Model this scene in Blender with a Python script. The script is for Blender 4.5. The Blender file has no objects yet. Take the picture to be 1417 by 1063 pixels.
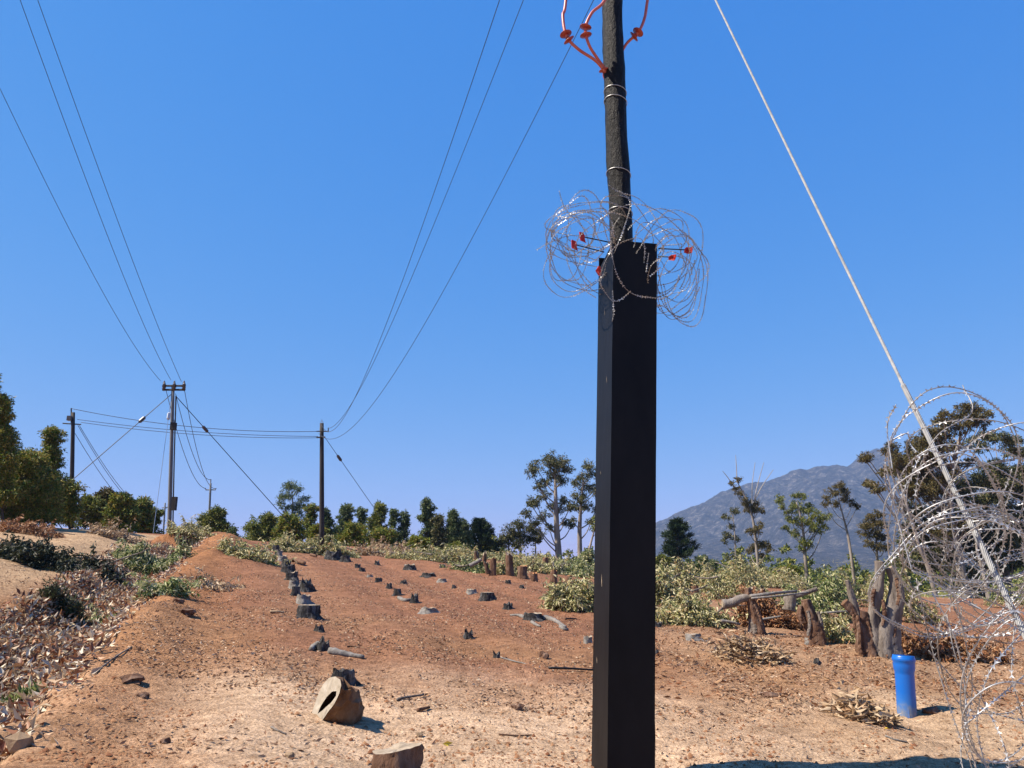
import bpy, math, random
import numpy as np
from mathutils import Vector
random.seed(7); rng = np.random.default_rng(7)
sc = bpy.context.scene
col = sc.collection
rad = math.radians

# ------------------------------------------------------------------ camera, sky, sun, exposure
CAM = np.array([0.0, 0.0, 1.6]); PITCH = rad(13.6); F = 1050.0; W0, H0 = 1417.0, 1063.0
cam = bpy.data.cameras.new('camera'); co = bpy.data.objects.new('camera', cam); col.objects.link(co)
co.location = CAM; co.rotation_euler = (rad(90) + PITCH, 0, 0)
cam.sensor_width = 36; cam.lens = 36 * F / W0; cam.clip_start = 0.05; cam.clip_end = 20000
sc.camera = co
SUN_EL = 50.0
SUN_XY = np.array([-0.985, -0.17]); SUN_XY /= np.linalg.norm(SUN_XY)
SUN_AZ = math.atan2(SUN_XY[0], SUN_XY[1])          # clockwise from +Y
world = bpy.data.worlds.new("World"); sc.world = world; world.use_nodes = True
wn = world.node_tree; wn.nodes.clear()
wo = wn.nodes.new('ShaderNodeOutputWorld'); bg = wn.nodes.new('ShaderNodeBackground')
sky = wn.nodes.new('ShaderNodeTexSky'); sky.sky_type = 'NISHITA'; sky.sun_disc = False
sky.sun_elevation = rad(SUN_EL); sky.sun_rotation = SUN_AZ; sky.altitude = 0
sky.air_density = 1.15; sky.dust_density = 0.15; sky.ozone_density = 4.5
hs = wn.nodes.new('ShaderNodeHueSaturation'); hs.inputs['Saturation'].default_value = 1.12
hs.inputs['Value'].default_value = 1.0
wn.links.new(sky.outputs[0], hs.inputs['Color'])
sr = wn.nodes.new('ShaderNodeSeparateColor'); cb_ = wn.nodes.new('ShaderNodeCombineColor'); wn.links.new(hs.outputs[0], sr.inputs[0])
for i, (co_a, pw) in enumerate([(.535, 1.10), (.40, .49), (.605, .17)]):   # colour response of the clear blue sky per channel
    m1 = wn.nodes.new('ShaderNodeMath'); m1.operation = 'MULTIPLY'; m1.inputs[1].default_value = .12; wn.links.new(sr.outputs[i], m1.inputs[0])
    m2 = wn.nodes.new('ShaderNodeMath'); m2.operation = 'POWER'; m2.inputs[1].default_value = pw; wn.links.new(m1.outputs[0], m2.inputs[0])
    m3 = wn.nodes.new('ShaderNodeMath'); m3.operation = 'MULTIPLY'; m3.inputs[1].default_value = co_a / .12; wn.links.new(m2.outputs[0], m3.inputs[0]); wn.links.new(m3.outputs[0], cb_.inputs[i])
wn.links.new(cb_.outputs[0], bg.inputs[0])
bg.inputs[1].default_value = 0.082
wn.links.new(bg.outputs[0], wo.inputs[0])
sl = bpy.data.lights.new('sun', 'SUN'); sl.energy = 5.0; sl.angle = rad(0.5); sl.color = (1.0, 0.90, 0.76)
so = bpy.data.objects.new('sun', sl); col.objects.link(so)
sd = Vector((SUN_XY[0] * math.cos(rad(SUN_EL)), SUN_XY[1] * math.cos(rad(SUN_EL)), math.sin(rad(SUN_EL))))
so.rotation_euler = sd.to_track_quat('Z', 'Y').to_euler(); so.location = (-20, -5, 40)
sc.view_settings.view_transform = 'Standard'; sc.view_settings.look = 'None'
sc.view_settings.gamma = 1; sc.view_settings.use_curve_mapping = False
sc.view_settings.exposure = 1.1

# ------------------------------------------------------------------ noise
def _hash(ix, iy, s):
    h = (ix.astype(np.int64) * 374761393 + iy.astype(np.int64) * 668265263 + s * 982451653) & 0xffffffff
    h = ((h ^ (h >> 13)) * 1274126177) & 0xffffffff
    return ((h ^ (h >> 16)) & 0xffff) / 65535.0
def vnoise(x, y, s=0):
    x = np.asarray(x, float); y = np.asarray(y, float)
    ix = np.floor(x); iy = np.floor(y); fx = x - ix; fy = y - iy
    fx = fx * fx * (3 - 2 * fx); fy = fy * fy * (3 - 2 * fy)
    a = _hash(ix, iy, s); b = _hash(ix + 1, iy, s); c = _hash(ix, iy + 1, s); d = _hash(ix + 1, iy + 1, s)
    return (a + (b - a) * fx) * (1 - fy) + (c + (d - c) * fx) * fy
def fbm(x, y, o=4, s=0):
    t = 0; a = .5; n = 0
    for k in range(o):
        t = t + a * vnoise(x, y, s + k * 17); n += a; a *= .5; x = np.asarray(x) * 2.03 + 5.1; y = np.asarray(y) * 2.03 + 9.7
    return t / n
def sstep(a, b, x):
    t = np.clip((np.asarray(x, float) - a) / (b - a), 0, 1); return t * t * (3 - 2 * t)

# ------------------------------------------------------------------ pixels of the photograph -> rays
cp, sp_ = math.cos(PITCH), math.sin(PITCH)
def ray(px, py):
    a = (px - W0 / 2) / F; b = (H0 / 2 - py) / F
    return np.array([a, cp - b * sp_, sp_ + b * cp])
def P(px, py, Y):
    r = ray(px, py); return CAM + r * (Y / r[1])
# ------------------------------------------------------------------ terrain height
def H_plane(x, y):
    x = np.asarray(x, float); y = np.asarray(y, float)
    sx = -.07 * 45 * np.tanh(x / 45) 
    k = .045 - .0007 * np.clip(x, 0, 25) + .0001 * np.clip(-x, 0, 30)
    zy = k * (np.minimum(y, 56) - 7)
    z = sx + np.where(y < 7, .02 * (y - 7), zy)
    far = np.maximum(y - 58, 0)
    z = z - 9.5 * (1 - np.exp(-far * .055 / 9.5)) * sstep(10, -10, x) - 5 * (1 - np.exp(-far * .02 / 5)) * (1 - sstep(10, -10, x))
    fd = sstep(150, 700, np.hypot(x, y))
    return z * (1 - fd) + (-6.0) * fd
def march(px, py, fn, tmax=400):
    r = ray(px, py); t = np.concatenate([np.linspace(2, 40, 1500), np.linspace(40.05, tmax, 2500)])
    p = CAM[None] + r[None] * t[:, None]
    d = p[:, 2] - fn(p[:, 0], p[:, 1])
    i = np.argmax(d < 0)
    if d[i] >= 0: i = len(t) - 1
    return p[i]
_E = np.array([march(a, b, H_plane) for a, b in [(20, 1035), (60, 985), (120, 925), (185, 862), (225, 815), (262, 778), (292, 757)]])
_Fl = np.array([march(a, b, H_plane) for a, b in [(-190, 960), (-90, 905), (-30, 868), (60, 832), (118, 800), (165, 775), (225, 757)]])
def edge_x(y): return np.interp(y, _E[:, 1], _E[:, 0], left=_E[0, 0] + .3, right=_E[-1, 0] - 3)
def left_x(y): return np.interp(y, _Fl[:, 1], _Fl[:, 0], left=_Fl[0, 0], right=_Fl[-1, 0] - 3)
def H(x, y):
    x = np.asarray(x, float); y = np.asarray(y, float)
    z = H_plane(x, y)
    e = edge_x(y) + .5 * (vnoise(y * 1.1, y * 0 + 3, 4) - .5); f = left_x(y) + .8 * (vnoise(y * .9, y * 0 + 8, 5) - .5)
    t = np.clip((x - f) / np.maximum(e - f, .2), 0, 1)
    act = 1 - sstep(44, 56, y)
    z = z - .5 * act * np.sin(np.pi * t) ** .8
    z = z + act * .13 * np.exp(-((x - e - .35) / .45) ** 2) * (.4 + 1.2 * vnoise(y * .8, x * .8, 9))
    # dug earth bank beside the gully further up
    bm = np.exp(-((x - e - 1.2) / 1.3) ** 2) * sstep(22, 30, y) * (1 - sstep(46, 54, y))
    z = z + bm * (.75 * (.3 + fbm(x * .7, y * .35, 3, 31)) + .3 * (fbm(x * 2.5, y * 1.8, 3, 33) - .5))
    # left bank
    lb = sstep(0, 3.0, f - x) * act
    z = z + lb * (.35 * (.5 + fbm(x * .25, y * .25, 3, 12)) + .22 * (fbm(x * .9, y * .7, 4, 14) - .5))
    z = z + .30 * (fbm(x * .22, y * .22, 3, 40) - .5) * (1 - sstep(200, 600, y))
    q_ = x + .33 * y; rows = act * sstep(0, 1.5, x - e) * (1 - sstep(6, 9, x))
    z = z + .035 * rows * np.sin(q_ * 2.9 + 1.2 * fbm(x * .3, y * .3, 2, 77)) * (.4 + fbm(x * .4, y * .2, 2, 78))
    nr = 1 - sstep(20, 60, np.hypot(x, y))
    z = z + .075 * (fbm(x * 1.6, y * 1.6, 4, 50) - .5) * (.35 + .65 * nr)
    z = z + .05 * (fbm(x * 6.5, y * 8.0, 3, 60) - .5) * nr
    # broken clods near the shadow at the front right
    cl = np.exp(-((x - 2.2) / 1.6) ** 2 - ((y - 6.95) / .35) ** 2)
    z = z + .07 * cl * (fbm(x * 9, y * 9, 3, 70) - .3)
    return z
def Hs(x, y): return float(H(np.array([x]), np.array([y]))[0])
def G(px, py): return march(px, py, H)

# ------------------------------------------------------------------ mesh helpers
class MB:
    def __init__(s): s.v = []; s.f = []; s.m = []; s.n = 0
    def add(s, v, f, mi=0):
        v = np.asarray(v, float); s.v.append(v)
        s.f += [tuple(i + s.n for i in q) for q in f]; s.m += [mi] * len(f); s.n += len(v); return s
    def verts(s): return np.concatenate(s.v) if s.v else np.zeros((0, 3))
def frames(pts):
    pts = np.asarray(pts, float); T = np.gradient(pts, axis=0); T /= np.linalg.norm(T, axis=1)[:, None] + 1e-12
    up = np.array([0, 0, 1.0]) if abs(T[0][2]) < .9 else np.array([1.0, 0, 0])
    N = np.zeros_like(T); n = np.cross(T[0], up); n /= np.linalg.norm(n)
    for i in range(len(T)):
        n = n - T[i] * np.dot(n, T[i]); n /= np.linalg.norm(n) + 1e-12; N[i] = n
    return T, N, np.cross(T, N)
def tube(mb, pts, r, sides=6, mi=0, cap=True, jit=0.0, seed=0, twist=0):
    pts = np.asarray(pts, float); k = len(pts); r = np.broadcast_to(np.asarray(r, float), (k,)) if np.ndim(r) == 0 else np.asarray(r, float)
    T, N, B = frames(pts); a = np.linspace(0, 2 * np.pi, sides, endpoint=False)
    lr = np.random.default_rng(seed)
    rr = r[:, None] * (1 + jit * lr.standard_normal((k, sides))) if jit else np.repeat(r[:, None], sides, 1)
    v = pts[:, None] + rr[..., None] * (np.cos(a)[None, :, None] * N[:, None] + np.sin(a)[None, :, None] * B[:, None])
    f = []
    for i in range(k - 1):
        for j in range(sides):
            j2 = (j + 1) % sides; f.append((i * sides + j, i * sides + j2, (i + 1) * sides + j2, (i + 1) * sides + j))
    if cap: f.append(tuple(range(sides))[::-1]); f.append(tuple((k - 1) * sides + j for j in range(sides)))
    mb.add(v.reshape(-1, 3), f, mi); return mb
def box(mb, c, s, rz=0, mi=0, R=None):
    v = np.array([[x, y, z] for x in (-.5, .5) for y in (-.5, .5) for z in (-.5, .5)]) * np.array(s)
    if rz: cz, sz = math.cos(rz), math.sin(rz); v = v @ np.array([[cz, sz, 0], [-sz, cz, 0], [0, 0, 1]])
    if R is not None: v = v @ np.asarray(R).T
    mb.add(v + np.array(c), [(0, 1, 3, 2), (4, 6, 7, 5), (0, 4, 5, 1), (2, 3, 7, 6), (0, 2, 6, 4), (1, 5, 7, 3)], mi)
def curve(pts, n=24):
    pts = np.asarray(pts, float)
    if len(pts) == 2: t = np.linspace(0, 1, n)[:, None]; return pts[0] * (1 - t) + pts[1] * t
    p = np.vstack([2 * pts[0] - pts[1], pts, 2 * pts[-1] - pts[-2]]); out = []
    m = len(pts) - 1; per = max(2, n // m)
    for i in range(m):
        a, b, c, d = p[i:i + 4]
        for t in np.linspace(0, 1, per, endpoint=False):
            out.append(.5 * ((2 * b) + (-a + c) * t + (2 * a - 5 * b + 4 * c - d) * t * t + (-a + 3 * b - 3 * c + d) * t ** 3))
    out.append(pts[-1]); return np.array(out)
def mesh_np(name, v, f, smooth=False, mats=(), mi=None, attr=None):
    """v Nx3, f Mx3 or Mx4 array"""
    me = bpy.data.meshes.new(name); v = np.asarray(v, np.float32); f = np.asarray(f, np.int32); k = f.shape[1]
    me.vertices.add(len(v)); me.vertices.foreach_set('co', v.ravel())
    me.loops.add(f.size); me.loops.foreach_set('vertex_index', f.ravel())
    me.polygons.add(len(f)); me.polygons.foreach_set('loop_start', np.arange(0, f.size, k, dtype=np.int32))
    try: me.polygons.foreach_set('loop_total', np.full(len(f), k, np.int32))
    except Exception: pass
    if smooth: me.polygons.foreach_set('use_smooth', np.ones(len(f), bool))
    for m in mats: me.materials.append(m)
    if attr:
        for an, (typ, data) in attr.items():
            at = me.attributes.new(an, typ, 'POINT')
            at.data.foreach_set('value' if typ == 'FLOAT' else 'color', np.asarray(data, np.float32).ravel())
    me.update(calc_edges=True); me.validate(); return me
def link(name, me, parent=None, loc=(0, 0, 0)):
    o = bpy.data.objects.new(name, me); col.objects.link(o); o.location = loc
    if parent is not None: o.parent = parent
    return o
def origin_of(o):
    p = Vector((0, 0, 0))
    while o is not None: p += o.location; o = o.parent
    return np.array(p)
def build(name, mb, mats, parent=None, loc=None, smooth=False):
    if not isinstance(mats, (list, tuple)): mats = [mats]
    base = origin_of(parent) if parent is not None else np.array(loc if loc is not None else (0, 0, 0), float)
    me = bpy.data.meshes.new(name); me.from_pydata((mb.verts() - base).tolist(), [], mb.f)
    for m in mats: me.materials.append(m)
    if len(mats) > 1: me.polygons.foreach_set('material_index', np.array(mb.m, np.int32))
    if smooth: me.polygons.foreach_set('use_smooth', np.ones(len(me.polygons), bool))
    me.update(); return link(name, me, parent, (0, 0, 0) if parent is not None else tuple(base))
def tag(o, label=None, cat=None, group=None, kind=None):
    if label: o['label'] = label
    if cat: o['category'] = cat
    if group: o['group'] = group
    if kind: o['kind'] = kind
    return o
def thing(name, loc, label, cat, group=None):
    o = bpy.data.objects.new(name, None); col.objects.link(o); o.location = tuple(float(c) for c in loc); o.empty_display_size = .2
    return tag(o, label, cat, group)
def leaves(pos, dr, L, Wd, fold=.25, seed=0, bend=.15):
    """returns verts, faces, per-vertex random; two triangles per leaf, folded along the midrib"""
    lr = np.random.default_rng(seed); n = len(pos); dr = dr / (np.linalg.norm(dr, axis=1)[:, None] + 1e-9)
    q = lr.standard_normal((n, 3)); side = np.cross(dr, q); side /= np.linalg.norm(side, axis=1)[:, None] + 1e-9
    nr = np.cross(side, dr); L = np.broadcast_to(L, (n,))[:, None]; Wd = np.broadcast_to(Wd, (n,))[:, None]
    a = pos; b = pos + dr * L * .45 + side * Wd * .5 + nr * Wd * fold; c = pos + dr * L - nr * L * bend; d = pos + dr * L * .45 - side * Wd * .5 + nr * Wd * fold
    v = np.stack([a, b, c, d], 1).reshape(-1, 3); i = np.arange(n)[:, None] * 4
    f = np.concatenate([i + np.array([[0, 1, 2]]), i + np.array([[0, 2, 3]])], 1).reshape(-1, 3)
    return v, f, np.repeat(lr.random(n), 4)
def leaf_obj(name, v, f, r, mat, parent=None, loc=(0, 0, 0), stuff=False):
    base = origin_of(parent) if parent is not None else np.array(loc, float)
    me = mesh_np(name, v - base, f, mats=[mat], attr={'rnd': ('FLOAT', r)})
    o = link(name, me, parent, (0, 0, 0) if parent is not None else tuple(base))
    if stuff: o['kind'] = 'stuff'
    return o

# ------------------------------------------------------------------ materials
def newmat(name):
    m = bpy.data.materials.new(name); m.use_nodes = True; nt = m.node_tree
    return m, nt, nt.nodes['Principled BSDF'], nt.nodes['Material Output']
def N(nt, t, **kw):
    n = nt.nodes.new(t)
    for k, v in kw.items():
        if k in n.inputs: n.inputs[k].default_value = v
        else: setattr(n, k, v)
    return n
def ramp(nt, fac, stops, interp='LINEAR'):
    r = nt.nodes.new('ShaderNodeValToRGB'); r.color_ramp.interpolation = interp; e = r.color_ramp.elements
    while len(e) < len(stops): e.new(.5)
    for k, (p, c) in enumerate(stops): e[k].position = p; e[k].color = (*c, 1) if len(c) == 3 else c
    nt.links.new(fac, r.inputs[0]); return r
KA = .72
def kk_(c): return tuple(q * KA for q in c)
def noisy(name, c1, c2, scale=8, rough=.8, metal=0, bump=.3, bscale=None, stretch=(1, 1, 1), spec=.3, c3=None, dist=.02, coord='Object', detail=6):
    c1, c2, c3 = kk_(c1), kk_(c2), (kk_(c3) if c3 else None)
    m, nt, b, out = newmat(name)
    tc = N(nt, 'ShaderNodeTexCoord'); mp = N(nt, 'ShaderNodeMapping'); mp.inputs['Scale'].default_value = stretch
    nt.links.new(tc.outputs[coord], mp.inputs[0])
    n1 = N(nt, 'ShaderNodeTexNoise', Scale=scale, Detail=detail, Roughness=.65); nt.links.new(mp.outputs[0], n1.inputs['Vector'])
    st = [(.3, c1), (.7, c2)] if c3 is None else [(.25, c1), (.5, c2), (.78, c3)]
    r = ramp(nt, n1.outputs[0], st); nt.links.new(r.outputs[0], b.inputs['Base Color'])
    b.inputs['Roughness'].default_value = rough; b.inputs['Metallic'].default_value = metal
    b.inputs['Specular IOR Level'].default_value = spec
    n2 = N(nt, 'ShaderNodeTexNoise', Scale=(bscale or scale * 3), Detail=6.0, Roughness=.7); nt.links.new(mp.outputs[0], n2.inputs['Vector'])
    bp = N(nt, 'ShaderNodeBump', Strength=bump, Distance=dist); nt.links.new(n2.outputs[0], bp.inputs['Height']); nt.links.new(bp.outputs[0], b.inputs['Normal'])
    return m
def leafmat(name, cols, trans=.25, rough=.55, spec=.3):
    m, nt, b, out = newmat(name)
    at = N(nt, 'ShaderNodeAttribute', attribute_name='rnd')
    cols = [kk_(c) for c in cols]; k = len(cols); r = ramp(nt, at.outputs['Fac'], [((i + .5) / k, c) for i, c in enumerate(cols)])
    nt.links.new(r.outputs[0], b.inputs['Base Color']); b.inputs['Roughness'].default_value = rough; b.inputs['Specular IOR Level'].default_value = spec
    t = N(nt, 'ShaderNodeBsdfTranslucent'); nt.links.new(r.outputs[0], t.inputs[0])
    mx = N(nt, 'ShaderNodeMixShader'); mx.inputs[0].default_value = trans
    nt.links.new(b.outputs[0], mx.inputs[1]); nt.links.new(t.outputs[0], mx.inputs[2]); nt.links.new(mx.outputs[0], out.inputs[0])
    return m
M = {}
M['black_paint'] = noisy('black_paint', (.005, .005, .006), (.013, .0125, .014), 3.0, rough=.5, bump=.12, bscale=6, spec=.14, dist=.01, stretch=(1, 1, .4))
M['creosote'] = noisy('creosoted_wood', (.003, .003, .003), (.007, .0065, .0065), 26, rough=.5, bump=.8, bscale=34, stretch=(1, 1, .5), spec=.16, c3=(.03, .028, .028), dist=.03)
M['darkwood'] = noisy('dark_pole_wood', (.02, .018, .018), (.06, .05, .045), 10, rough=.8, bump=.4, stretch=(1, 1, .1))
M['greypole'] = noisy('grey_pole_wood', (.14, .145, .155), (.26, .26, .265), 10, rough=.85, bump=.4, stretch=(1, 1, .1))
M['galv'] = noisy('galvanised_steel', (.42, .43, .45), (.68, .69, .70), 30, rough=.42, metal=.75, bump=.1, spec=.5)
M['wire'] = noisy('razor_wire_steel', (.34, .35, .37), (.74, .74, .74), 12, rough=.45, metal=.4, bump=.05, spec=.6)
M['rustwire'] = noisy('tarnished_wire_steel', (.16, .13, .11), (.52, .50, .47), 6, rough=.5, metal=.35, bump=.05, spec=.5)
M['stay'] = noisy('stay_strand_steel', (.34, .345, .345), (.56, .56, .55), 25, rough=.85, metal=0, bump=.05, spec=.1)
M['conductor'] = noisy('conductor', (.03, .035, .05), (.06, .065, .08), 5, rough=.6, bump=0)
M['redrubber'] = noisy('red_silicone', (.34, .035, .022), (.46, .07, .045), 6, rough=.38, bump=.1, spec=.5)
M['redcable'] = noisy('faded_red_cable_sheath', (.50, .075, .05), (.62, .17, .12), 9, rough=.42, bump=.1, spec=.5)
M['redplastic'] = noisy('red_painted_tip', (.42, .018, .015), (.55, .04, .03), 12, rough=.5, bump=.1)
M['blackmetal'] = noisy('blackened_steel_rod', (.01, .01, .012), (.03, .03, .03), 20, rough=.5, bump=.1, metal=.3)
M['bluepipe'] = noisy('blue_plastic', (.008, .16, .62), (.015, .22, .74), 5, rough=.3, bump=.05, spec=.5)
def _dusty():
    m, nt, b, out = newmat('blue_plastic_dusty'); tc = N(nt, 'ShaderNodeTexCoord'); sp = N(nt, 'ShaderNodeSeparateXYZ'); nt.links.new(tc.outputs['Object'], sp.inputs[0])
    n = N(nt, 'ShaderNodeTexNoise', Scale=14.0, Detail=8.0, Roughness=.7); nt.links.new(tc.outputs['Object'], n.inputs['Vector'])
    mr = N(nt, 'ShaderNodeMapRange'); mr.inputs[1].default_value = .28; mr.inputs[2].default_value = 0.0; nt.links.new(sp.outputs[2], mr.inputs[0])
    ml = N(nt, 'ShaderNodeMath', operation='MULTIPLY'); nt.links.new(mr.outputs[0], ml.inputs[0]); nt.links.new(n.outputs[0], ml.inputs[1])
    ad = N(nt, 'ShaderNodeMath', operation='MULTIPLY_ADD'); nt.links.new(n.outputs[0], ad.inputs[0]); ad.inputs[1].default_value = .12; nt.links.new(ml.outputs[0], ad.inputs[2])
    r = ramp(nt, ad.outputs[0], [(.05, (.006, .105, .42)), (.3, (.02, .12, .38)), (.5, (.12, .16, .24)), (.8, (.32, .24, .17))]); nt.links.new(r.outputs[0], b.inputs['Base Color'])
    rr = ramp(nt, ad.outputs[0], [(.05, (.28,) * 3), (.5, (.8,) * 3)]); nt.links.new(rr.outputs[0], b.inputs['Roughness']); return m
M['bluepipe'] = _dusty()
M['dustblue'] = noisy('dusty_blue_plastic', (.012, .18, .62), (.25, .3, .42), 9, rough=.6, bump=.1)
M['bark'] = noisy('grey_bark', (.06, .045, .035), (.24, .20, .17), 7, rough=.95, bump=.8, bscale=22, stretch=(1, 1, .25), spec=.1, c3=(.38, .34, .30), dist=.04)
M['brownbark'] = noisy('brown_peeling_bark', (.055, .028, .018), (.18, .10, .065), 9, rough=.95, bump=1.0, bscale=20, stretch=(1, 1, .3), spec=.1, c3=(.34, .24, .18), dist=.03)
M['char'] = noisy('charred_weathered_wood', (.012, .011, .012), (.05, .047, .046), 12, rough=.95, bump=1.0, bscale=26, stretch=(1, 1, .18), spec=.1, c3=(.32, .30, .285), dist=.03)
M['silver'] = noisy('silvered_root_wood', (.13, .115, .10), (.36, .33, .30), 12, rough=.9, bump=.7, bscale=30, spec=.1, dist=.02)
M['cutpale'] = noisy('pale_weathered_cut', (.30, .23, .16), (.50, .41, .31), 10, rough=.9, bump=.3, spec=.1)
M['cutorange'] = noisy('fresh_orange_cut', (.50, .22, .09), (.66, .36, .17), 10, rough=.85, bump=.3, spec=.1)
M['logwood'] = noisy('old_heartwood', (.06, .028, .014), (.20, .11, .06), 5, rough=.85, bump=.9, bscale=9, spec=.15, c3=(.36, .24, .14), dist=.04)
M['logface'] = noisy('dusty_cut_face', (.36, .30, .22), (.58, .51, .42), 7, rough=.9, bump=.5, spec=.1)
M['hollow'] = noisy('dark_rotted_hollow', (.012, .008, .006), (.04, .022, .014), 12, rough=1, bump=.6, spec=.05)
M['eucbark'] = noisy('smooth_gum_bark', (.17, .14, .12), (.44, .38, .33), 1.6, rough=.85, bump=.3, stretch=(1, 1, .3), spec=.15)
M['darkbark'] = noisy('dark_tree_bark', (.05, .04, .035), (.14, .11, .09), 3, rough=.9, bump=.4, stretch=(1, 1, .3), spec=.1)
M['deadwood'] = noisy('bleached_dead_wood', (.34, .31, .29), (.5, .47, .44), 4, rough=.9, bump=.2, spec=.1)
M['stone'] = noisy('ochre_stone', (.26, .17, .10), (.42, .31, .21), 6, rough=.95, bump=.6, spec=.1)
M['concrete'] = noisy('grey_concrete', (.15, .15, .155), (.26, .26, .25), 6, rough=.95, bump=.4, spec=.1)
M['porcelain'] = noisy('brown_porcelain', (.05, .04, .04), (.10, .08, .075), 6, rough=.3, bump=0, spec=.6)
M['glass_ins'] = noisy('pale_glazed_insulator', (.6, .65, .7), (.75, .78, .8), 6, rough=.2, bump=0, spec=.6)
M['L_pale'] = leafmat('wilted_pale_leaves', [(0.112, 0.143, 0.040), (0.269, 0.275, 0.090), (0.515, 0.484, 0.200), (0.672, 0.616, 0.310), (0.806, 0.726, 0.460), (0.739, 0.660, 0.380), (0.370, 0.363, 0.130), (0.560, 0.363, 0.170)], .3)
M['L_green'] = leafmat('green_cut_leaves', [(0.060, 0.110, 0.033), (0.120, 0.183, 0.050), (0.228, 0.293, 0.088), (0.456, 0.464, 0.176), (0.720, 0.683, 0.374), (0.816, 0.756, 0.462), (0.264, 0.293, 0.088)], .3)
M['L_orange'] = leafmat('dry_orange_leaves', [(.22, .09, .035), (.38, .17, .07), (.50, .27, .13), (.58, .36, .20), (.30, .12, .05)], .25)
M['L_litter'] = leafmat('gully_dry_leaves', [(.78, .68, .54), (.70, .58, .44), (0.149, 0.048, 0.024), (0.323, 0.119, 0.057), (0.472, 0.214, 0.104), (0.571, 0.333, 0.180), (0.720, 0.546, 0.342), (0.212, 0.071, 0.038), (0.795, 0.665, 0.437)], .15)
M['L_cream'] = leafmat('cream_dry_leaves', [(.34, .20, .10), (.55, .40, .25), (.66, .52, .36), (.62, .44, .26), (.42, .25, .13)], .25)
M['L_dkgreen'] = leafmat('dark_gum_leaves', [(0.039, 0.056, 0.020), (0.066, 0.088, 0.029), (0.109, 0.123, 0.037), (0.163, 0.150, 0.049), (0.284, 0.246, 0.105)], .2)
M['L_olive'] = leafmat('olive_gum_leaves', [(0.070, 0.103, 0.017), (0.116, 0.170, 0.026), (0.197, 0.233, 0.036), (0.278, 0.259, 0.042), (0.393, 0.389, 0.084)], .25)
M['L_rust'] = leafmat('rusty_gum_leaves', [(0.059, 0.055, 0.018), (0.111, 0.086, 0.025), (0.177, 0.118, 0.033), (0.125, 0.118, 0.033), (0.236, 0.180, 0.055)], .22)
M['L_blue'] = leafmat('blue_green_gum_leaves', [(0.064, 0.113, 0.043), (0.108, 0.160, 0.061), (0.172, 0.224, 0.085), (0.259, 0.300, 0.121), (0.129, 0.150, 0.043)], .25)
M['L_sap'] = leafmat('yellow_green_sapling_leaves', [(0.090, 0.140, 0.017), (0.159, 0.216, 0.024), (0.258, 0.325, 0.039), (0.356, 0.368, 0.055), (0.397, 0.281, 0.055)], .3)  # brighter yellow-green leaf tones for young bushes
M['L_brownbush'] = leafmat('bronze_bush_leaves', [(0.062, 0.126, 0.017), (0.125, 0.206, 0.023), (0.270, 0.332, 0.048), (0.353, 0.276, 0.052), (0.560, 0.470, 0.106), (0.186, 0.138, 0.030)], .28)
M['L_pine'] = leafmat('pine_needles', [(0.012, 0.031, 0.015), (0.021, 0.049, 0.022), (0.036, 0.072, 0.029), (0.060, 0.091, 0.033)], .1)
M['L_teal'] = leafmat('dark_teal_leaves', [(0.016, 0.025, 0.011), (0.028, 0.043, 0.020), (0.048, 0.061, 0.026), (0.024, 0.015, 0.010), (0.080, 0.082, 0.037)], .2)  # very dark muted green and brown leaf tones
M['L_grass'] = leafmat('grey_green_sprigs', [(.06, .08, .03), (.10, .12, .05), (.14, .14, .07), (.08, .06, .04)], .2)
M['chips'] = leafmat('bark_and_leaf_chips', [(.36, .20, .12), (.46, .28, .18), (.58, .41, .27), (.31, .16, .09), (.66, .52, .38), (.42, .25, .145), (.52, .34, .21), (.22, .12, .07)], .05, .9, .1)
M['clods'] = leafmat('soil_clods', [(.26, .125, .065), (.34, .17, .09), (.40, .235, .13), (.20, .085, .045)], 0, .95, .05)
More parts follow.
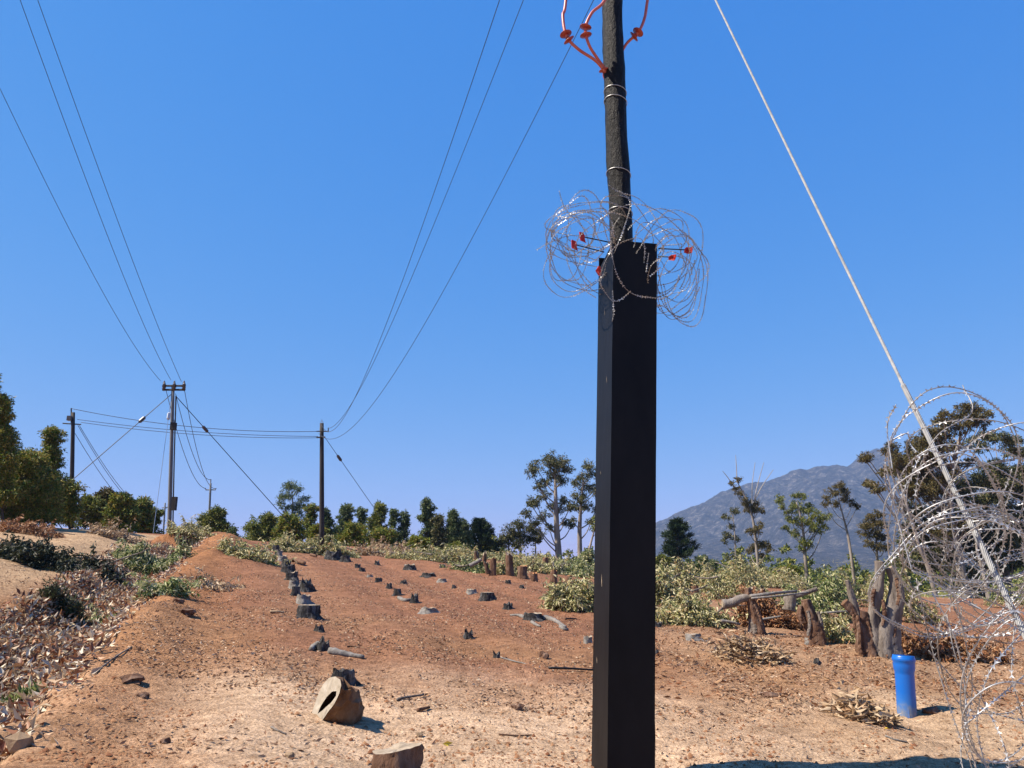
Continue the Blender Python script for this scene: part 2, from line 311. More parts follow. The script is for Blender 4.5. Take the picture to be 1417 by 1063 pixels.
def mat_ground():
    m, nt, b, out = newmat('red_brown_soil')
    at = N(nt, 'ShaderNodeAttribute', attribute_name='soil'); tc = N(nt, 'ShaderNodeTexCoord')
    def nz(scale, det=8, rough=.65, st=(1, 1, 1)):
        mp = N(nt, 'ShaderNodeMapping'); mp.inputs['Scale'].default_value = st; nt.links.new(tc.outputs['Object'], mp.inputs[0])
        n = N(nt, 'ShaderNodeTexNoise', Scale=scale, Detail=det, Roughness=rough); nt.links.new(mp.outputs[0], n.inputs['Vector']); return n
    n1 = nz(1.1); n2 = nz(6.5, 9, .74, (1, 1.3, 1)); n3 = nz(38, 6, .75)
    r1 = ramp(nt, n1.outputs[0], [(.3, (.80, .78, .76)), (.72, (1.22, 1.2, 1.18))])
    r2 = ramp(nt, n2.outputs[0], [(.34, (.62, .57, .52)), (.5, (1, .99, .98)), (.66, (1.34, 1.36, 1.36))])
    r3 = ramp(nt, n3.outputs[0], [(.34, (.62, .56, .52)), (.48, (.98, .97, .96)), (.68, (1.35, 1.38, 1.4))])
    prev = at.outputs['Color']
    for r in (r1, r2, r3):
        mx = N(nt, 'ShaderNodeMix', data_type='RGBA', blend_type='MULTIPLY'); mx.inputs[0].default_value = 1
        nt.links.new(prev, mx.inputs[6]); nt.links.new(r.outputs[0], mx.inputs[7]); prev = mx.outputs[2]
    nt.links.new(prev, b.inputs['Base Color']); b.inputs['Roughness'].default_value = .97; b.inputs['Specular IOR Level'].default_value = .08
    v = N(nt, 'ShaderNodeTexVoronoi', Scale=26.0); nt.links.new(tc.outputs['Object'], v.inputs['Vector'])
    ad = N(nt, 'ShaderNodeMath', operation='ADD'); nt.links.new(n3.outputs[0], ad.inputs[0])
    m2 = N(nt, 'ShaderNodeMath', operation='MULTIPLY'); m2.inputs[1].default_value = .5; nt.links.new(v.outputs['Distance'], m2.inputs[0]); nt.links.new(m2.outputs[0], ad.inputs[1])
    ad2 = N(nt, 'ShaderNodeMath', operation='ADD'); nt.links.new(ad.outputs[0], ad2.inputs[0]); nt.links.new(n2.outputs[0], ad2.inputs[1])
    bp = N(nt, 'ShaderNodeBump', Strength=1.0, Distance=.03); nt.links.new(ad2.outputs[0], bp.inputs['Height']); nt.links.new(bp.outputs[0], b.inputs['Normal'])
    return m
M['ground'] = mat_ground()
def mat_rock():
    m, nt, b, out = newmat('mountain_rock'); tc = N(nt, 'ShaderNodeTexCoord')
    n = N(nt, 'ShaderNodeTexNoise', Scale=.034, Detail=14.0, Roughness=.8); nt.links.new(tc.outputs['Object'], n.inputs['Vector'])
    r = ramp(nt, n.outputs[0], [(.40, (.020, .018, .014)), (.52, (.052, .046, .040)), (.59, (.13, .115, .10)), (.67, (.32, .285, .25))])
    nt.links.new(r.outputs[0], b.inputs['Base Color']); b.inputs['Roughness'].default_value = 1; b.inputs['Specular IOR Level'].default_value = .05
    n2 = N(nt, 'ShaderNodeTexNoise', Scale=.05, Detail=12.0, Roughness=.75); nt.links.new(tc.outputs['Object'], n2.inputs['Vector'])
    bp = N(nt, 'ShaderNodeBump', Strength=1.0, Distance=22.0); nt.links.new(n2.outputs[0], bp.inputs['Height']); nt.links.new(bp.outputs[0], b.inputs['Normal'])
    return m
M['rock'] = mat_rock()

# ------------------------------------------------------------------ THE SETTING: ground
def graded(core, fine, ratio, mx, far, fratio):
    out = []; a = core; 
    while a < far: a *= (1 + ratio); out.append(a)
    while a < mx: a *= (1 + fratio); out.append(a)
    return out
gx_r = graded(6.5, .05, .0125, 5200, 60, .06)
gx = np.array([-v for v in gx_r[::-1]] + list(np.arange(-6.5, 6.501, .05)) + gx_r)
gy = np.array([-60, -30, -12, -5, 0, 2, 3, 4, 4.6] + list(np.arange(5.0, 13.0, .045)) + graded(13.0, .05, .0075, 5200, 62, .05))
XX, YY = np.meshgrid(gx, gy); ZZ = H(XX, YY)
nx, ny = len(gx), len(gy)
v = np.stack([XX, YY, ZZ], -1).reshape(-1, 3)
ii = (np.arange(ny - 1)[:, None] * nx + np.arange(nx - 1)[None]).ravel()
f = np.stack([ii, ii + 1, ii + nx + 1, ii + nx], 1)
def soil_colour(x, y):
    red = np.array([.305, .150, .088]); tan = np.array([.72, .52, .355]); orange = np.array([.40, .195, .088]); ltan = np.array([.52, .36, .22])
    green = np.array([.17, .17, .05]); dry = np.array([.22, .17, .09])
    n = fbm(x * .35, y * .35, 4, 90) - .5; n2 = fbm(x * 1.3, y * .8, 3, 95) - .5
    wt = sstep(11.6, 8.4, y + 2.6 * n + 1.0 * n2 - .12 * np.maximum(x - 1, 0) * 2.2)
    c = red + (tan - red) * wt[..., None]
    wt2 = sstep(.02, .3, n2) * .35; c = c + (ltan - c) * wt2[..., None] * (x > 2)[..., None]
    right = sstep(1.5, 4, x) * sstep(26, 14, y) * .62; c = c + (ltan - c) * right[..., None]
    e = edge_x(y); f_ = left_x(y); act = 1 - sstep(46, 56, y)
    wo_ = np.exp(-((x - e - .5) / .9) ** 2) * act * .75; c = c + (orange - c) * wo_[..., None]
    pale = np.exp(-((x - (e + (3.2 + .02 * y))) / 1.1) ** 2) * sstep(11, 16, y) * act * .12; c = c + (ltan - c) * pale[..., None]
    wl = sstep(0, 1.0, f_ - x) * act; c = c + (ltan - c) * wl[..., None]
    band = np.exp(-((y - 12.0 + x * .1) / 3.2) ** 2) * sstep(-.2, .15, n + .12) * .8; c = c + (np.array([.40, .225, .120]) - c) * band[..., None]
    far = sstep(62, 76, y); c = c + (dry - c) * far[..., None]
    gr = sstep(62, 70, y) * sstep(12, 26, x) * (1 - sstep(150, 260, y)); c = c + (green - c) * gr[..., None]
    plain = sstep(200, 500, np.hypot(x, y)); c = c + (np.array([.10, .11, .05]) - c) * plain[..., None]
    return c
C = soil_colour(XX, YY).reshape(-1, 3) * KA; C = np.concatenate([C, np.ones((len(C), 1))], 1)
g = link('ground', mesh_np('ground', v, f, smooth=True, mats=[M['ground']], attr={'soil': ('FLOAT_COLOR', C)}))
tag(g, 'cleared red brown earth sloping up to the left with a pale sandy foreground', kind='structure')

# ------------------------------------------------------------------ mountain
ridge = np.array([(560, 795), (700, 788), (780, 776), (850, 752), (905, 727), (940, 709), (980, 693), (1005, 678), (1022, 672), (1040, 667), (1062, 665), (1080, 657), (1098, 649), (1106, 647), (1120, 648), (1140, 646), (1158, 645), (1172, 647), (1184, 638), (1200, 627), (1212, 620), (1224, 624), (1250, 630), (1290, 645), (1340, 655), (1417, 668), (1520, 690), (1700, 720), (2000, 775)], float)
YR = 3300.0
nu, nv = 420, 150
pxs = np.linspace(560, 2000, nu); pys = np.interp(pxs, ridge[:, 0], ridge[:, 1])
rp = np.array([P(a, b, YR) for a, b in zip(pxs, pys)])
t = np.linspace(0, 1.35, nv)
vv = np.zeros((nv, nu, 3))
for j, tt in enumerate(t):
    yy = 1700 + (YR - 1700) * min(tt, 1) + 900 * max(tt - 1, 0) / .35
    sc_ = (yy / YR) * .35 + .65
    x = rp[:, 0] * (sc_ if tt <= 1 else 1 + .1 * (tt - 1)); prof = (.42 * min(tt, 1) + .58 * min(tt, 1) ** 2.1) if tt <= 1 else 1 - (tt - 1) * 1.4
    hgt = (rp[:, 2] + 8) * prof
    rug = (fbm(x / 210, np.full(nu, yy) / 330, 5, 200) - .5)
    gul = np.abs(fbm(x / 150 + 2 * fbm(x / 400, np.full(nu, yy) / 400, 2, 207), np.full(nu, yy) / 900, 4, 210) - .5)
    fine = (fbm(x / 32, np.full(nu, yy) / 40, 4, 220) - .5)
    w = np.clip(hgt / 160, 0, 1) * (1 - .93 * max(0, 1 - abs(tt - 1) / .12) if abs(tt - 1) < .12 else 1)
    z = hgt - 8 + w * (rug * 130 - gul * 230 + 34) + fine * 20 * np.clip(hgt / 100, 0, 1)
    vv[j, :, 0] = x; vv[j, :, 1] = yy; vv[j, :, 2] = np.maximum(z, -9)
ii = (np.arange(nv - 1)[:, None] * nu + np.arange(nu - 1)[None]).ravel()
mo = link('mountain', mesh_np('mountain', vv.reshape(-1, 3), np.stack([ii, ii + 1, ii + nu + 1, ii + nu], 1), smooth=True, mats=[M['rock']]))
tag(mo, 'distant blue grey rocky mountain with a peak to the right', kind='structure')

# ------------------------------------------------------------------ haze (closed box round everything, sky outside)
hz = MB(); box(hz, (0, 0, 0), (1, 1, 1)); top = float(vv[..., 2].max()) + 20
zb = float(ZZ.min()) - 1.5
bx = [-5600, 5600, -90, 5600]
hzv = np.array([[x, y, z] for x in bx[:2] for y in bx[2:] for z in (zb, top)])
hme = bpy.data.meshes.new('haze'); hme.from_pydata(hzv.tolist(), [], [(0, 1, 3, 2), (4, 6, 7, 5), (0, 4, 5, 1), (2, 3, 7, 6), (0, 2, 6, 4), (1, 5, 7, 3)])
hm = bpy.data.materials.new('air_haze'); hm.use_nodes = True; hn = hm.node_tree; hn.nodes.clear()
ho = hn.nodes.new('ShaderNodeOutputMaterial'); pv = hn.nodes.new('ShaderNodeVolumePrincipled')
pv.inputs['Color'].default_value = (.36, .57, .98, 1); pv.inputs['Density'].default_value = 1.15e-4; pv.inputs['Anisotropy'].default_value = 0.0
hn.links.new(pv.outputs[0], ho.inputs['Volume']); hme.materials.append(hm)
tag(link('haze', hme), 'thin blue haze in the air', kind='stuff')

# ------------------------------------------------------------------ main pole, guard box, coils
BX, BY = 1.125, 7.25
zt = 10.45
pts = []; rr = []
for i, z in enumerate(np.linspace(Hs(BX, BY) - .3, zt, 90)):
    pts.append((BX + .005 * math.sin(z * 1.7) - .012 * (z - 4) / 6 + .003 * math.sin(z * 5), BY, z))
    k = .118 - .0016 * (z - 4); k += .010 * math.exp(-((z - 6.85) / .10) ** 2) + .006 * math.exp(-((z - 5.65) / .15) ** 2) + .003 * math.sin(z * 9)
    rr.append(k)
pole = thing('utility_pole', (BX, BY, Hs(BX, BY)), 'tall rough black creosoted wooden pole rising out of the black steel box', 'utility pole')
mb = MB(); tube(mb, pts, rr, 28, jit=.03, seed=3); build('shaft', mb, M['creosote'], pole, smooth=True)
for zz in (6.60, 6.48, 5.62, 5.18):
    mb = MB(); a = np.linspace(0, 2 * np.pi, 33); k = np.interp(zz, [p[2] for p in pts], rr) + .006
    cx = np.interp(zz, [p[2] for p in pts], [p[0] for p in pts])
    tube(mb, [(cx + k * math.cos(q), BY + k * math.sin(q), zz + .025 * math.cos(q + 2.6)) for q in a], .0045, 5, cap=False)
    o = build('wire_band', mb, M['galv'], pole, smooth=True)
mb = MB(); box(mb, (BX, BY - .16, 9.9), (1.9, .10, .13)); build('crossarm', mb, M['creosote'], pole)
for dx in (-.85, -.15, .85):
    mb = MB(); tube(mb, [(BX + dx, BY - .16, 9.96), (BX + dx, BY - .16, 10.02), (BX + dx, BY - .16, 10.1), (BX + dx, BY - .16, 10.2), (BX + dx, BY - .16, 10.28)], [.03, .07, .045, .06, .03], 10)
    build('insulator', mb, M['porcelain'], pole, smooth=True)

# guard box: square section of folded plate, leaning slightly
gb = Hs(1.05, 6.9)
bc = march(838, 1068, H_plane); cb = np.array([bc[0], bc[1], gb - .25])
yaw = rad(-23)
u = np.array([math.cos(yaw + rad(12)), math.sin(yaw + rad(12)), 0]); 
ang = math.atan2(cb[0], cb[1])
# right-hand face direction and left-hand face direction seen from above
def dirv(deg): return np.array([math.cos(rad(deg)), math.sin(rad(deg)), 0])
uR = dirv(12.0); uL = dirv(102.0)
S = .42
top_c = P(849, 332, cb[1] + .10); top_c2 = top_c
def boxcorner(t, a, b):  # t 0 base..1 top
    c = cb * (1 - t) + top_c2 * t; s = S * (1 + .10 * t); return c + uR * s * a + uL * s * b
guard = thing('pole_guard_box', cb + uR * .2 + uL * .2 + np.array([0, 0, .25]), 'tall square black painted steel box enclosing the foot of the wooden pole', 'pole guard')
th = .006
def panel(a0, b0, a1, b1, name, t1l=1.0, t1r=1.0, lab=None):
    mb = MB(); n_ = 14; V = []; nrm = np.cross(boxcorner(0, a1, b1) - boxcorner(0, a0, b0), [0, 0, 1.0]); nrm /= np.linalg.norm(nrm)
    for side in (0, 1):
        for i in range(n_):
            for j in range(5):
                tt = i / (n_ - 1); q = j / 4; tm = t1l * (1 - q) + t1r * q
                p = boxcorner(tt * tm, a0 + (a1 - a0) * q, b0 + (b1 - b0) * q)
                p = p + nrm * (th * side) * -1 + nrm * .0015 * math.sin(i * 1.7 + j * .9)
                V.append(p)
    Fc = []
    for s in (0, 1):
        o_ = s * n_ * 5
        for i in range(n_ - 1):
            for j in range(4):
                q = (o_ + i * 5 + j, o_ + i * 5 + j + 1, o_ + (i + 1) * 5 + j + 1, o_ + (i + 1) * 5 + j); Fc.append(q if s == 0 else q[::-1])
    o2 = n_ * 5
    for i in range(n_ - 1):
        Fc.append((i * 5, i * 5 + 5, o2 + i * 5 + 5, o2 + i * 5)); Fc.append((i * 5 + 4, o2 + i * 5 + 4, o2 + i * 5 + 9, i * 5 + 9))
    tb = (n_ - 1) * 5
    for j in range(4): Fc.append((tb + j, tb + j + 1, o2 + tb + j + 1, o2 + tb + j))
    mb.add(V, Fc); o = build(name, mb, M['black_paint'], guard)
    if lab: o['label'] = lab
    return o
panel(0, 0, 1, 0, 'side_panel'); panel(0, 1, 0, 0, 'side_panel', .972, 1.0, 'narrow lit side panel with pale scratches')
panel(1, 0, 1, 1, 'side_panel'); panel(1, 1, 0, 1, 'side_panel')
for (t_, b_, ln_, w_) in ((.35, .45, .10, .010), (.22, .7, .05, .006), (.72, .3, .06, .004), (.55, .62, .035, .005), (.86, .5, .07, .003)):
    q0 = boxcorner(t_, 0, b_); q1 = boxcorner(t_ + ln_ / 4.6, 0, b_ + .02); o_ = -uR * .0045; mb = MB(); dw = uL * w_
    mb.add([q0 + o_ - dw * .2, q0 + o_ + dw * .4, (q0 + q1) / 2 + o_ + dw, q1 + o_ + dw * .2, q1 + o_, (q0 + q1) / 2 + o_ - dw * .4], [(0, 1, 2, 3, 4, 5)]); build('paint_chip', mb, M['cutpale'], guard)
def spike(p0, p1, cap_px=None, capr=.042, lab=None):
    mb = MB(); tube(mb, [p0, p1], .006, 6); o = build('spike', mb, M['blackmetal'], guard)
    d = (p1 - p0) / np.linalg.norm(p1 - p0); s = np.cross(d, [0, 0, 1.0]); s /= np.linalg.norm(s); uu = np.cross(s, d)
    mb = MB(); c = p1; w = capr
    V = [c - d * .01 + s * w * .15 + uu * w * .9, c + d * .01 - s * w * .15 + uu * w * .9, c + d * .05 + uu * w * 1.1, c - d * .03 + s * w * .9 - uu * w * .1, c + d * .00 - s * w * .4, c + d * .05 - uu * w * .2,
         c - d * .035 + s * w * .3 - uu * w * 1.2, c + d * .02 - s * w * .3 - uu * w * 1.3, c + d * .045 - uu * w * 1.0]
    V = np.array(V); V2 = V + s * .008
    Fc = []
    for i in range(2):
        for j in range(2):
            q = (i * 3 + j, i * 3 + j + 1, i * 3 + j + 4, i * 3 + j + 3); Fc.append(q); Fc.append(tuple(k + 9 for k in q[::-1]))
    for a, b in ((0, 1), (1, 2), (2, 5), (5, 8), (8, 7), (7, 6), (6, 3), (3, 0)): Fc.append((a, b, b + 9, a + 9))
    mb.add(np.vstack([V, V2]), Fc); build('red_tip', mb, M['redplastic'], o)
ty = top_c[1]
spike(P(846, 336, ty + .1), P(808, 328, ty - .1), lab='a'); spike(P(836, 349, ty + .25), P(797, 339, ty + .1))
spike(P(833, 372, ty + .22), P(830, 374, ty - .12)); spike(P(911, 344, ty + .12), P(951, 346, ty + .1), capr=.03); spike(P(911, 355, ty + .1), P(931, 356, ty - .1), capr=.026)

# jumpers in red silicone sheath with sheds
def shed(mb, c, d, r=.065):
    d = d / np.linalg.norm(d); tube(mb, [c - d * .03, c - d * .012, c, c + d * .004, c + d * .012, c + d * .02], [.022, .03, r * .96, r, r * .5, .022], 20)
def jumper(path, sheds, lab, y0):
    w = [P(a, b, y) for a, b, y in path]; cv = curve(w, 60); t = thing('insulated_cable', w[-1], lab, 'cable', 'red sheathed cables at the top of the black pole')
    mb = MB(); tube(mb, cv, .0165, 8); build('sheath', mb, M['redcable'], t, smooth=True)
    for (a, b, y, dx, dy) in sheds:
        p = P(a, b, y); mb = MB(); i = int(np.argmin(np.linalg.norm(cv - p, axis=1))); i = min(max(i, 1), len(cv) - 2)
        shed(mb, cv[i], cv[i + 1] - cv[i - 1]); build('shed', mb, M['redrubber'], t, smooth=True)
jumper([(806, -300, 7.1), (790, -120, 7.05), (783, 0, 7.0), (779, 22, 6.98), (784, 50, 6.95), (800, 68, 7.0), (824, 84, 7.1), (838, 100, 7.2)], [(784, 45, 6.95, 0, 0), (786, 54, 6.95, 0, 0)], 'red cable with two sheds hanging furthest left of the black pole', 7)
jumper([(860, -300, 6.9), (856, -60, 6.95), (838, -2, 7.0), (819, 18, 7.0), (810, 40, 7.02), (815, 62, 7.05), (826, 80, 7.12), (839, 98, 7.2)], [(810, 38, 7.02, 0, 0), (810, 49, 7.02, 0, 0)], 'red cable with two sheds curving in between pole and outer left cable', 7)
jumper([(935, -300, 7.3), (912, -120, 7.35), (896, 0, 7.35), (891, 28, 7.33), (882, 46, 7.3), (866, 62, 7.35), (852, 90, 7.4)], [(884, 44, 7.3, 0, 0), (878, 51, 7.3, 0, 0)], 'red cable with two sheds on the right side of the black pole', 7)
o = thing('cable_breakout_boot', P(836, 98, 7.2), 'dark red rubber boot where the cables meet behind the black pole', 'cable boot')
mb = MB(); shed(mb, P(836, 97, 7.2), np.array([.25, .2, -1.0]), .06); build('shed', mb, M['redrubber'], o, smooth=True)
mb = MB(); tube(mb, [P(838, 90, 7.24), P(838, 104, 7.26), P(846, 130, 7.40), P(850, 200, 7.42)], [.03, .035, .03, .025], 10); build('boot', mb, M['redrubber'], o, smooth=True)

# razor wire
def razor(root, paths, rw, pitch, blen, wmat, seed=0):
    lr = np.random.default_rng(seed); mw = MB(); bv = []; bf = []; nb = 0
    for cv in paths:
        tube(mw, cv, rw, 5); seg = np.linalg.norm(np.diff(cv, axis=0), axis=1); s = np.concatenate([[0], np.cumsum(seg)])
        if pitch is None: continue
        T, Nn, B = frames(cv)
        for q in np.arange(pitch * .5, s[-1], pitch):
            c = np.array([np.interp(q, s, cv[:, k]) for k in range(3)]); i = min(int(np.searchsorted(s, q)), len(cv) - 1); d = T[i]
            th_ = q * 9 + lr.random() * .8; e = Nn[i] * math.cos(th_) + B[i] * math.sin(th_); l = blen * lr.uniform(.85, 1.1)
            n2 = np.cross(d, e) * rw * 1.3
            for sgn in (-1, 1):
                for te in (-1, 1):
                    bv += [c - d * l * .06 * sgn + n2, c + d * l * .42 * sgn + n2, c + d * l * .58 * sgn + e * l * .36 * te + n2 * 2, c + d * l * .20 * sgn + e * l * .10 * te + n2]
                    bf.append((nb, nb + 1, nb + 2, nb + 3) if te > 0 else (nb + 3, nb + 2, nb + 1, nb)); nb += 4
    build('core_wire', mw, wmat, root, smooth=True)
    if bv: mb = MB(); mb.add(bv, bf); o = build('barb', mb, M['wire'], root); o['kind'] = 'stuff'
def ell(cx, cy, rx, ry, Y, dY, rot=0, a0=0, a1=360, drift=(0, 0), ph=0, n=60, wob=.04, seed=0):
    lr = np.random.default_rng(seed); w1, w2 = lr.uniform(0, 6, 2); out = []
    for a in np.linspace(rad(a0), rad(a1), n):
        t = (a - rad(a0)) / (2 * math.pi); k = 1 + wob * math.sin(3 * a + w1) + wob * .7 * math.sin(5 * a + w2)
        x = rx * math.cos(a) * k; y = ry * math.sin(a) * k; cr, sr = math.cos(rad(rot)), math.sin(rad(rot))
        out.append(P(cx + x * cr - y * sr + drift[0] * t, cy + x * sr + y * cr + drift[1] * t, Y + dY * math.sin(a + ph)))
    return np.array(out)
cw = thing('razor_wire_coil', P(860, 360, 7.1), 'tangled loops of razor wire wrapped round the top of the black steel box', 'razor wire')
ps = []
spec = [(800, 340, 46, 52, 7.0, .35, -10, 0, 700, (6, 8)), (806, 318, 55, 34, 7.1, .4, -15, 20, 560, (8, -4)), (812, 345, 40, 62, 7.2, .3, 30, 0, 540, (-8, 8)),
        (835, 330, 80, 40, 7.0, .5, 6, 0, 420, (0, 6)), (872, 350, 78, 66, 6.95, .5, 0, 10, 400, (6, 4)), (905, 330, 42, 50, 7.2, .3, 10, 0, 640, (8, 12)),
        (935, 375, 32, 62, 7.3, .35, -6, 0, 900, (6, 6)), (925, 350, 40, 70, 7.4, .3, 15, 0, 500, (4, 10)), (940, 400, 28, 42, 7.2, .25, 10, 40, 700, (-6, -6)),
        (862, 372, 26, 46, 6.75, .1, 25, 30, 330, (0, 0)), (892, 352, 45, 66, 6.75, .12, -20, 40, 250, (0, 0)), (780, 345, 24, 46, 7.2, .2, 4, 0, 480, (10, 0)), (868, 320, 30, 55, 7.0, .3, -25, 0, 360, (0, 0)),
        (812, 300, 55, 24, 7.3, .3, -8, 0, 360, (0, 6))]
for i, s in enumerate(spec): ps.append(ell(*s[:9 - 1 + 1], a1=s[8 + 0] if False else s[8], drift=s[9], seed=i, n=int(90 * s[8] / 360) + 20) if False else ell(s[0], s[1], s[2], s[3], s[4], s[5], rot=s[6], a0=s[7], a1=s[8], drift=s[9], seed=i, n=int(70 * s[8] / 360) + 16))
for pp in ([(774, 264), (780, 285), (792, 300), (812, 320)], [(742, 346), (760, 336), (790, 325)], [(820, 395), (800, 372), (785, 340), (790, 315)], [(857, 264), (872, 280), (862, 320), (850, 350)], [(842, 256), (858, 266), (890, 280), (925, 330)], [(848, 402), (849, 430), (847, 445)], [(825, 412), (805, 398), (788, 372), (782, 340)], [(914, 370), (900, 382)], [(898, 350), (894, 378)]):
    ps.append(curve([P(a, b, 6.85 if a > 840 else 7.0) for a, b in pp], 24))
for i in range(12):
    side_ = i % 2; ps.append(ell(random.uniform(790, 830) if side_ else random.uniform(905, 940), random.uniform(315, 350) if side_ else random.uniform(330, 395), random.uniform(22, 50), random.uniform(20, 55), random.uniform(7.0, 7.35), random.uniform(.15, .4), rot=random.uniform(-40, 40), a0=random.uniform(0, 360), a1=random.uniform(420, 620), drift=(random.uniform(-8, 8), random.uniform(-8, 8)), seed=200 + i, n=70, wob=.09))
razor(cw, ps, .0023, .05, .038, M['rustwire'], 5)

# stay wire from the pole top, helical strands, with dead-end grip near the anchor
A = P(990 - .487 * 285, -285, BY - .12); Bp = P(1410, 862, 3.05); dirn = Bp - A; End = A + dirn * 1.22
stay = thing('stay_wire', End, 'thick pale twisted steel stay wire slanting down to the right', 'stay wire')
def strands(t0, t1, R, r, n, pitch, name, mat, lab=None):
    L_ = np.linalg.norm(dirn) * (t1 - t0); k = int(L_ / pitch * 12) + 4; mb = MB(); d = dirn / np.linalg.norm(dirn); e = np.cross(d, [0, 0, 1.0]); e /= np.linalg.norm(e); g_ = np.cross(d, e)
    tt = np.linspace(t0, t1, k)
    for s in range(n):
        cv = np.array([A + dirn * t_ + (e * math.cos(2 * math.pi * (s / n) + (t_ - t0) * np.linalg.norm(dirn) / pitch * 2 * math.pi) + g_ * math.sin(2 * math.pi * (s / n) + (t_ - t0) * np.linalg.norm(dirn) / pitch * 2 * math.pi)) * R for t_ in tt])
        tube(mb, cv, r, 5)
    o = build(name, mb, mat, stay, smooth=True)
    if lab: o['label'] = lab
strands(0, 1.22, .0043, .0035, 6, .09, 'strand', M['stay'])
strands(.885, 1.10, .0088, .0034, 8, .09, 'grip', M['stay'], 'thicker spiral grip near the lower end')

cr = thing('razor_wire_coil', P(1330, 750, 3.2), 'large tangled coil of silver razor wire round the stay wire at the right edge', 'razor wire')
ps = []
S2 = [(1318, 632, 88, 98, 3.35, .25, 12, 0, 400, (4, 12)), (1322, 640, 95, 112, 3.3, .3, -8, 100, 520, (0, 20)), (1350, 706, 124, 96, 3.2, .28, -4, 0, 380, (0, 18)), (1326, 692, 60, 62, 3.3, .2, 0, 0, 500, (4, 10)),
      (1302, 716, 78, 108, 3.2, .25, 5, 0, 760, (8, 12)), (1360, 640, 105, 60, 3.3, .3, 8, 150, 420, (0, 0)), (1355, 745, 110, 62, 3.1, .25, -6, 0, 360, (0, 0)), (1345, 775, 96, 88, 3.1, .22, 10, 0, 500, (6, 16)),
      (1385, 790, 120, 60, 3.05, .2, 24, 0, 360, (0, 0)), (1330, 850, 72, 30, 3.0, .15, 10, 0, 360, (0, 0)), (1388, 945, 58, 108, 2.95, .2, 10, 0, 620, (6, 10)), (1360, 900, 66, 92, 3.0, .2, -16, 0, 420, (10, 8)),
      (1400, 690, 90, 110, 3.25, .3, 20, 0, 420, (10, 0)), (1295, 840, 36, 42, 3.05, .1, 0, 0, 300, (0, 0)), (1400, 1000, 70, 55, 2.9, .2, -8, 20, 330, (0, 0)), (1400, 745, 100, 45, 3.15, .2, -20, 0, 540, (0, 16))]
for i, s in enumerate(S2): ps.append(ell(s[0], s[1], s[2], s[3], s[4], s[5], rot=s[6], a0=s[7], a1=s[8], drift=s[9], seed=40 + i, n=int(64 * s[8] / 360) + 16, wob=.03))
for i in range(13):
    ps.append(ell(random.uniform(1300, 1415), random.uniform(650, 820), random.uniform(45, 115), random.uniform(30, 105), random.uniform(3.25, 3.6), random.uniform(.12, .3), rot=random.uniform(-35, 35), a0=random.uniform(0, 360), a1=random.uniform(480, 760), drift=(random.uniform(-8, 8), random.uniform(-6, 14)), seed=300 + i, n=90, wob=.05))
for pp in ([(1268, 800), (1285, 880), (1305, 950), (1325, 1010), (1345, 1063), (1350, 1110)], [(1290, 820), (1320, 880), (1335, 950), (1338, 1020), (1350, 1060), (1356, 1110)], [(1316, 800), (1338, 900), (1345, 960), (1330, 1040), (1340, 1090)], [(1262, 790), (1320, 822), (1370, 850), (1417, 875), (1450, 890)],
           [(1285, 900), (1320, 940), (1360, 980), (1417, 998), (1450, 1000)], [(1417, 872), (1370, 930), (1352, 1000), (1366, 1070), (1372, 1110)], [(1405, 850), (1400, 930), (1412, 980), (1420, 1010)], [(1417, 935), (1370, 975), (1330, 1008)], [(1266, 690), (1275, 640), (1300, 600), (1345, 570), (1332, 533)],
           [(1225, 640), (1240, 710), (1262, 790)], [(1250, 735), (1300, 700), (1330, 690), (1380, 720), (1440, 760)], [(1232, 610), (1255, 600), (1260, 615), (1268, 625)], [(1310, 850), (1325, 915), (1360, 970), (1392, 1040), (1400, 1110)], [(1240, 560), (1228, 590), (1235, 650)]):
    ps.append(curve([P(a, b, 3.05 + random.uniform(-.08, .08)) for a, b in pp], 40))
razor(cr, ps[::2], .0023, .042, .030, M['wire'], 9)
mb = MB()
cr2 = MB()
razor(cr, ps[1::2], .0020, .046, .027, M['rustwire'], 10)

# ------------------------------------------------------------------ distant poles and their conductors
def far_pole(px, py_top, Y, lab, r=.13, mat='darkwood', base_dx=0, grp='wooden power poles in the distance'):
    b = P(px + base_dx, 760, Y); z0 = Hs(b[0], Y); tp = P(px, py_top, Y)
    t = thing('power_pole', (b[0], Y, z0), lab, 'power pole', grp)
    mb = MB(); tube(mb, [(b[0] + (tp[0] - b[0]) * k, Y, z0 - .3 + (tp[2] - z0 + .3) * k) for k in np.linspace(0, 1, 8)], [r * (1.15 - .3 * k) for k in np.linspace(0, 1, 8)], 10); build('shaft', mb, M[mat], t, smooth=True)
    return t, tp
def ins(t, p, s=1.0, d=(0, 0, 1), mat='porcelain'):
    d = np.array(d, float); d /= np.linalg.norm(d); mb = MB(); prof = [(.0, .03), (.05, .03), (.07, .09), (.13, .05), (.15, .09), (.21, .05), (.23, .085), (.30, .05), (.36, .03)]
    tube(mb, [p + d * a * s for a, _ in prof], [b * s for _, b in prof], 8); build('insulator', mb, M[mat], t, smooth=True)
Y1 = 52
p1, tp1 = far_pole(239.5, 533, Y1, 'tall grey wooden power pole with twin crossarm and three upright insulators', .125, 'greypole', -7)
for dy_, nm in ((534, 'crossarm'), (539.5, 'crossarm')):
    mb = MB(); a = P(225, dy_, Y1 - .12); b = P(256, dy_, Y1 - .12); tube(mb, [a, b], .075, 6); build(nm, mb, M['darkwood'], p1)
for x_ in (226.5, 240.5, 254): ins(p1, P(x_, 541, Y1 - .15), 1.7); ins(p1, P(x_, 533, Y1), .9, (.1, 0, 1), 'porcelain')
